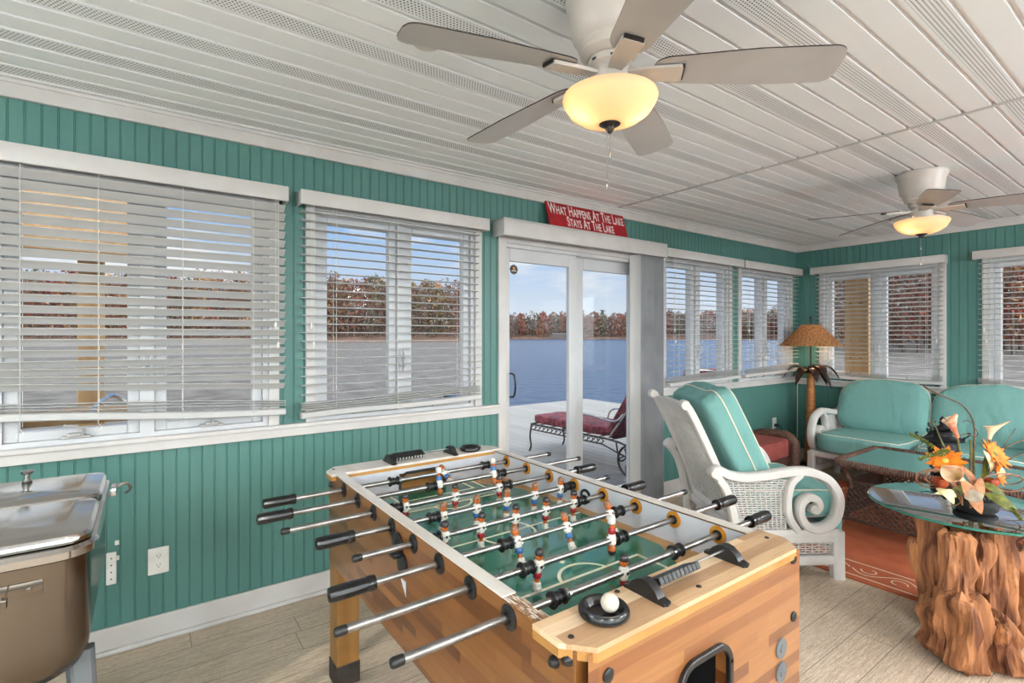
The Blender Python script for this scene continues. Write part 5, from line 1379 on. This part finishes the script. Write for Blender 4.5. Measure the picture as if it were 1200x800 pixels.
# chaise longue (local: x across, y along towards the foot, head near -y)
def chaise(loc, rz, label, name='chaise_lounge'):
    o = empty(name, loc, rz, label, 'chaise longue', 'wrought iron chaise longues on the deck')
    W = .31
    for s in (-1, 1):
        g = MB()
        g.tube([(s*W, 1.5, .36), (s*W, .25, .36), (s*W, .05, .345), (s*W, -.2, .29)], .011, 7); g.tube([(s*W, 1.48, .29), (s*W, .3, .29), (s*W, 0, .21), (s*W, -.17, .18)], .009, 7)
        for k in range(16):
            y = 1.44-k*.075
            pts = [(s*W, y+.028*math.cos(a), .325+.026*math.sin(a)) for a in [j*PI/4 for j in range(7)]]; g.tube(smoothpath(pts, 2), .0055, 5)
            g.lathe([(.001, -.006), (.012, 0), (.001, .006)], 6, 0, T(s*W, y-.035, .325) @ RY(PI/2))
        g.tube(smoothpath([(s*W, 1.49, .36), (s*W, 1.52, .2), (s*W, 1.50, .08), (s*W, 1.53, .0)], 5), .012, 7)
        g.tube(smoothpath([(s*W, -.02, .29), (s*W, -.06, .2), (s*W, -.12, .17)], 4), .012, 7)
        g.tube(smoothpath([(s*W, .1, .34), (s*W, .05, .15), (s*W, -.05, .2)], 4), .009, 6)
        g.build('side_frame', iron, o, 50)
        g = MB(); cy_, r_ = -.12, .17
        g.tube([(s*(W+.03), cy_+r_*math.cos(a), r_+r_*math.sin(a)*.98) for a in [j*2*PI/28 for j in range(28)]], .013, 7, 0, None, True)
        for k in range(5):
            a = k*2*PI/5; b_ = a+.5
            g.tube(smoothpath([(s*(W+.03), cy_, r_), (s*(W+.03), cy_+.09*math.cos(b_), r_+.09*math.sin(b_)), (s*(W+.03), cy_+r_*math.cos(a), r_+r_*math.sin(a))], 4), .007, 6)
        g.lathe([(.024, -.02), (.024, .02)], 12, 0, T(s*(W+.03), cy_, r_) @ RY(PI/2)); g.build('wheel', iron, o, 50)
    g = MB()
    g.tube([(-W, 1.5, .36), (W, 1.5, .36)], .011, 7)
    for k in range(7): g.tube([(-W, 1.4-k*.2, .35), (W, 1.4-k*.2, .35)], .006, 5)
    g.tube([(-W-.03, -.12, .17), (W+.03, -.12, .17)], .01, 6)
    g.build('seat_rails', iron, o, 50)
    g = MB(); g.tube(smoothpath([(-W+.03, .22, .37), (-W+.03, -.15, .85), (-W+.05, -.22, .98), (0, -.25, 1.03), (W-.05, -.22, .98), (W-.03, -.15, .85), (W-.03, .22, .37)], 5), .012, 7)
    for s in (-1, 1): g.tube(smoothpath([(s*W, .75, .38), (s*(W+.02), .7, .56), (s*(W+.02), .5, .60), (s*(W+.02), .12, .57), (s*W, .0, .66)], 5), .011, 7)
    g.build('back_frame', silver_m, o, 50)
    fn = cushion_fn(.29, .64, .055, 8, .006, 41); f2 = lambda p: fn(p)+Vector((0, .88, .425))
    m_ = MB(); cushion(m_, f2, 12); weld(m_.build('seat_cushion', maroon, o, 60))
    fn = cushion_fn(.29, .40, .055, 8, .008, 43); f3 = lambda p: T(0, .04, .70) @ RX(R(-57)) @ fn(p)
    m_ = MB(); cushion(m_, f3, 12); weld(m_.build('back_cushion', maroon, o, 60))
    return o
chaise((4.52, 3.80, -.12), R(4), 'wrought iron chaise longue with maroon floral cushion seen through the glass door')
c2 = chaise((6.55, 4.35, -.12), R(-55), 'second iron chaise longue on the deck seen through the blinds right of the door')
# timber posts outside the windows
ps = MB(); ps.box(6.42, 6.58, 2.24, 2.48, -.12, 2.9, 0, None, .01)
for z in (1.15, 1.35, 1.75, .98): 
    for y in (2.32, 2.42): ps.lathe([(.012, 0), (.008, .01)], 8, 1, T(6.42, y, z) @ RY(-PI/2))
tag(ps.build('timber_post', [pine_post, dark_edge], None, 0), 'broad pine post on the deck just outside the far window', 'post')
def post(x, y, l, w=.13):
    p = MB(); p.box(x-w/2, x+w/2, y-w/2, y+w/2, -.12, 2.75, 0, None, .008); tag(p.build('timber_post', pine_post, None, 0), l, 'post')
post(-.30, 4.55, 'pine pergola post outside the big window beside the cooler', .14)
pg = MB(); pg.box(-1.3, .12, 4.35, 4.39, 2.0, 2.75, 0, None, .004); pg.box(-1.3, .12, 4.28, 4.35, 1.93, 2.02, 0, None, .004)
tag(pg.build('pergola_beam', pine_post, None, 0), 'wide pine pergola boards seen through the upper slats of the big window', 'pergola beam')
# wooden bench outside the left window
bn = empty('deck_bench', (-.35, 3.55, -.12), 0, 'pale wooden bench outside below the half-closed blind', 'bench')
for k in range(5):
    b = MB(); b.box(-.5, .42, -.25+k*.1, -.16+k*.1, 1.07, 1.10, 0, None, .004); b.build('seat_board', pine_post, bn, 0)
for s in (-.42, .34):
    b = MB(); b.box(s-.04, s+.04, -.22, .2, 0, .06, 0, None, .004); b.box(s-.04, s+.04, -.2, -.12, 0, 1.07, 0, None, .004); b.box(s-.04, s+.04, .1, .18, 0, 1.07, 0, None, .004); b.build('leg', pine_post, bn, 0)
b = MB(); b.tube(smoothpath([(.12, -.2, 1.1), (.16, -.1, 1.16), (.22, -.02, 1.18), (.3, 0, 1.1)], 5), .012, 6); b.build('metal_bracket', silver_m, bn, 50)
# eave, its unseen overhang added to keep the sun out
rf = MB(); rf.box(XB-.3, LX+.35, D+.13, D+.42, CZ+.05, CZ+.12); rf.box(LX+.13, LX+.42, YR-.4, D+.42, CZ+.05, CZ+.12); rf.box(XB-.3, LX+.42, YR-.4, D+.42, CZ+.12, CZ+.24)
tag(rf.build('roof', roof_m, None, 0), kind='structure')
# ------------------------------------------------------------------ lake, shores, forests
LZ = -1.0
lk = MB(); lk.box(-1500, 2500, -1500, 2500, LZ-1, LZ); tag(lk.build('lake', water_m, None, 0), kind='structure')
def dirpt(px, t, z): p = FW*t+RT*((px-600)/FPX*t); return Vector((p.x, p.y, z))
def bank(name, stops, z_front, rise, depth, mat_):
    g = MB(); vs = []; fs = []; n = len(stops)
    for (px, t) in stops:
        for k, (f, zz) in enumerate(((0, z_front-.6), (0, z_front), (.15, z_front+rise*.3), (1, z_front+rise))):
            vs.append(dirpt(px, t+depth*f, zz))
    for i in range(n-1):
        for k in range(3): fs.append((i*4+k, (i+1)*4+k, (i+1)*4+k+1, i*4+k+1))
    g.add(vs, fs); return tag(g.build(name, mat_, None, 60), kind='structure')
far = [(-1500, 200), (-600, 190), (0, 185), (300, 190), (545, 215), (575, 400), (600, 440), (745, 440), (840, 420), (880, 420), (930, 300)]
bank('far_shore', far, LZ+.1, 9, 60, bank_m)
nearr = [(935, 60), (990, 42), (1100, 36), (1250, 34), (1600, 34), (3000, 40)]
bank('near_shore', [(935, 30), (960, 16), (1100, 12), (1250, 11), (1600, 11), (3000, 12)], LZ+.25, 1.6, 60, shore_glare_m)
bank('near_rise', [(q, t+38) for q, t in nearr], LZ+1.0, 7, 30, bank_m)
rb = MB(); P_ = [dirpt(q, t, LZ+.06) for q, t in ((-900, 12), (0, 12), (330, 13), (470, 16), (556, 24), (548, 216), (300, 192), (0, 187), (-900, 190))]
rb.add(P_, [tuple(range(len(P_)))]); tag(rb.build('water_glare_sheet', shore_glare_m, None, 0), kind='structure')  # grey-tan sheet over the cove: the water's glare put into its colour
tree_cols = [pm('leaves_rust', (126, 73, 54), (89, 51, 38), .8, .9, trans=.2), pm('leaves_brown', (108, 80, 63), (79, 58, 47), .8, .9, trans=.2), pm('leaves_ochre', (145, 110, 69), (108, 80, 51), .8, .9, trans=.2), pm('leaves_crimson', (126, 60, 51), (88, 42, 38), .8, .9, trans=.2), pm('leaves_olive', (88, 85, 60), (63, 63, 44), .8, .9, trans=.2), pm('bare_grey_twigs', (104, 95, 92), (73, 67, 64), .8, .9), pm('tree_bark', (92, 79, 71), (66, 55, 50), .8, .9)]
def forest(name, spots, h0, h1, wts, nleaf, label, cat='forest', lsz=.05, seed=1, zb=LZ+.2, thin=.6):
    random.seed(seed); g = MB()
    for (px, t) in spots:
        h = random.uniform(h0, h1); base = dirpt(px, t, zb+random.uniform(0, .8)); ci_ = random.choices(range(6), wts)[0]; cw = h*random.uniform(.16, .26)
        a = .012*h; top = base+Vector((random.uniform(-.03, .03)*h, random.uniform(-.03, .03)*h, h*.93))
        g.tube([base, base.lerp(top, .5), top], [a, a*.7, a*.2], 4, 6)
        for k in range(5):
            f = random.uniform(.35, .8); p = base.lerp(top, f); an = random.random()*6.28; q = p+Vector((math.cos(an)*cw*.8, math.sin(an)*cw*.8, h*.14)); g.tube([p, q], [a*.35, a*.1], 3, 6)
        c0 = h*.10 if ci_ != 5 else h*.3
        for k in range(nleaf if ci_ != 5 else int(nleaf*.55)):
            u = random.random()**.8; z = c0+(h*1.02-c0)*u; rr_ = cw*math.sqrt(random.random())*math.sin(PI*min(1, max(.08, .12+u*.86)))**.6*1.15; an = random.random()*6.28
            c = base+Vector((rr_*math.cos(an), rr_*math.sin(an), z)); s_ = h*lsz*random.uniform(.5, 1.2)*(thin if ci_ == 5 else 1)
            v1 = Vector((random.uniform(-1, 1), random.uniform(-1, 1), random.uniform(-1, 1))).normalized()*s_; v2 = Vector((random.uniform(-1, 1), random.uniform(-1, 1), random.uniform(-1, 1))).normalized()*s_
            g.add([c, c+v1, c+v2], [(0, 1, 2)], ci_)
    return tag(g.build(name, tree_cols, None, 0), label, cat, None, 'stuff')
def interp(px, st_):
    for (a, ta), (b, tb) in zip(st_, st_[1:]):
        if a <= px <= b: return ta+(tb-ta)*(px-a)/(b-a)
    return st_[-1][1]
random.seed(3)
sp = [];
for row in range(4):
    px = -420
    while px < 550: sp.append((px+random.uniform(-4, 4), interp(px, far)+6+row*11)); px += random.uniform(7, 11)
forest('autumn_forest', sp, 21, 28, (3, 5, 3, 1.5, 2, 3), 280, 'brown and rust autumn woods across the cove behind the two left windows', seed=5, lsz=.055)
sp = []
for row in range(3):
    px = 552
    while px < 932: sp.append((px+random.uniform(-2, 2), interp(px, far)+6+row*14)); px += random.uniform(3.2, 5.2)
forest('distant_forest', sp, 16, 24, (1.2, 5, .4, .8, 1, 5), 150, 'distant dark autumn tree line across the lake behind the glass door', seed=6, lsz=.11)
sp = []
for row in range(5):
    px = 938
    while px < 1330: sp.append((px+random.uniform(-8, 8), interp(px, nearr)+2+row*7)); px += random.uniform(14, 24)
forest('near_woods', sp, 9, 15, (2, 5, 3, 1, .8, 4), 620, 'close brown autumn woods outside the windows behind the sofa', seed=8, lsz=.028)
# boathouse across the lake
bh = empty('boathouse', tuple(dirpt(655, 432, LZ)), YAW-PI/2, 'small dark flat-roofed boathouse on the far lakeshore', 'boathouse')
g = MB(); g.box(-6, 6, -4, 4, 4.6, 4.95, 0); g.build('roof', grey_metal, bh, 0)
g = MB(); g.box(-5.6, 5.6, -3, 4, .6, 4.6, 0)
g.build('walls', iron, bh, 0)
for x in (-5.8, -1.5, 5.8):
    g = MB(); g.box(x-.12, x+.12, -4, -3.7, 0, 4.6); g.build('post', iron, bh, 0)
g = MB(); g.box(-8, 8, -6, 4, .3, .8); g.build('dock', iron, bh, 0)
# ------------------------------------------------------------------ light
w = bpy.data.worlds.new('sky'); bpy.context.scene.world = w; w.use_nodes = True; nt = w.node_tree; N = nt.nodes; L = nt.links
for n_ in list(N): N.remove(n_)
tc = N.new('ShaderNodeTexCoord'); sp_ = N.new('ShaderNodeSeparateXYZ'); L.new(tc.outputs['Generated'], sp_.inputs[0])
z = math_(nt, 'MAXIMUM', sp_.outputs[2], 0)
cr = N.new('ShaderNodeValToRGB'); L.new(z, cr.inputs[0]); e = cr.color_ramp.elements
e[0].position = 0; e[0].color = (*lin((236, 238, 244)), 1); e[1].position = .6; e[1].color = (*lin((120, 168, 228)), 1)
k_ = e.new(.07); k_.color = (*lin((214, 228, 246)), 1); k_ = e.new(.2); k_.color = (*lin((160, 198, 242)), 1)
# clouds
mp = N.new('ShaderNodeMapping'); mp.inputs['Scale'].default_value = (1.2, 1.2, 4.5); L.new(tc.outputs['Generated'], mp.inputs[0])
nz = N.new('ShaderNodeTexNoise'); nz.inputs['Scale'].default_value = 2.6; nz.inputs['Detail'].default_value = 7; nz.inputs['Roughness'].default_value = .55; L.new(mp.outputs[0], nz.inputs['Vector'])
left = math_(nt, 'MULTIPLY_ADD', sp_.outputs[0], -.09, .0)
cl_ = N.new('ShaderNodeMapRange'); L.new(math_(nt, 'ADD', nz.outputs['Fac'], left), cl_.inputs[0]); cl_.inputs[1].default_value = .47; cl_.inputs[2].default_value = .60
sky = mixc(nt, cl_.outputs[0], cr.outputs[0], lin((248, 249, 252)))
# sky brightened on the unseen -Y side, added as fill for the room
side_fill = N.new('ShaderNodeMapRange'); L.new(math_(nt, 'ADD', sp_.outputs[1], math_(nt, 'MULTIPLY', sp_.outputs[0], .35)), side_fill.inputs[0]); side_fill.inputs[1].default_value = .1; side_fill.inputs[2].default_value = -.9; side_fill.inputs[3].default_value = 1.0; side_fill.inputs[4].default_value = 7.5
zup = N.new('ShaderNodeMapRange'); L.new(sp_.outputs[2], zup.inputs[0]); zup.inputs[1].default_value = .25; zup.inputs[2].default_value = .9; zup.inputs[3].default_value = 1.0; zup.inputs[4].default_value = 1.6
wf = N.new('ShaderNodeMapRange'); L.new(side_fill.outputs[0], wf.inputs[0]); wf.inputs[1].default_value = 1.2; wf.inputs[2].default_value = 4
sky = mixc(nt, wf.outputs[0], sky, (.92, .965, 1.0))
bg = N.new('ShaderNodeBackground'); L.new(sky, bg.inputs[0]); L.new(math_(nt, 'MULTIPLY', side_fill.outputs[0], zup.outputs[0]), bg.inputs[1])
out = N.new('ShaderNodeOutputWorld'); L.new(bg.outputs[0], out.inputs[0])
sd = bpy.data.lights.new('sun', 'SUN'); sd.energy = 1.6; sd.angle = R(1.0); sd.color = (1, .94, .85)
s_ = bpy.data.objects.new('sun', sd); C.objects.link(s_)
dv = Vector((.85, .30, .62)).normalized(); s_.rotation_euler = dv.to_track_quat('Z', 'Y').to_euler()
# globe fill lamps added out of view behind the camera to brighten the room
for (lx, ly) in ((-1.5, 1.2), (-1.5, -1.0), (.4, -1.2), (2.4, -1.2), (4.4, -1.2)):
    cl2 = empty('added_fill_globe', (lx, ly, CZ), 0, 'white globe fill light added in the unseen side of the room', 'added fill light', 'added fill globes out of view')
    g = MB(); g.lathe([(.001, 0), (.07, 0), (.06, -.02), (.001, -.021)], 24); g.tube([(0, 0, -.02), (0, 0, -.40)], .006, 8); g.build('fill_globe_rod', silver_m, cl2, 30)
    g = MB(); g.lathe([(.1*math.sin(PI*k/14)+1e-4, -.5-.1*math.cos(PI*k/14)) for k in range(15)], 20); g.build('globe', bowl_m, cl2, 60)
    ld = bpy.data.lights.new('added_fill_lamp', 'POINT'); ld.shadow_soft_size = .13; ld.energy = 125 if lx < 1 else (170 if lx < 3 else 260); ld.color = (.90, .96, 1.0)
    lo = bpy.data.objects.new('added_fill_lamp', ld); C.objects.link(lo); lo.location = (lx, ly, CZ-.5)
vs = bpy.context.scene.view_settings
vs.view_transform = 'Standard'; vs.look = 'None'; vs.exposure = 0.0; vs.gamma = 1; vs.use_curve_mapping = False
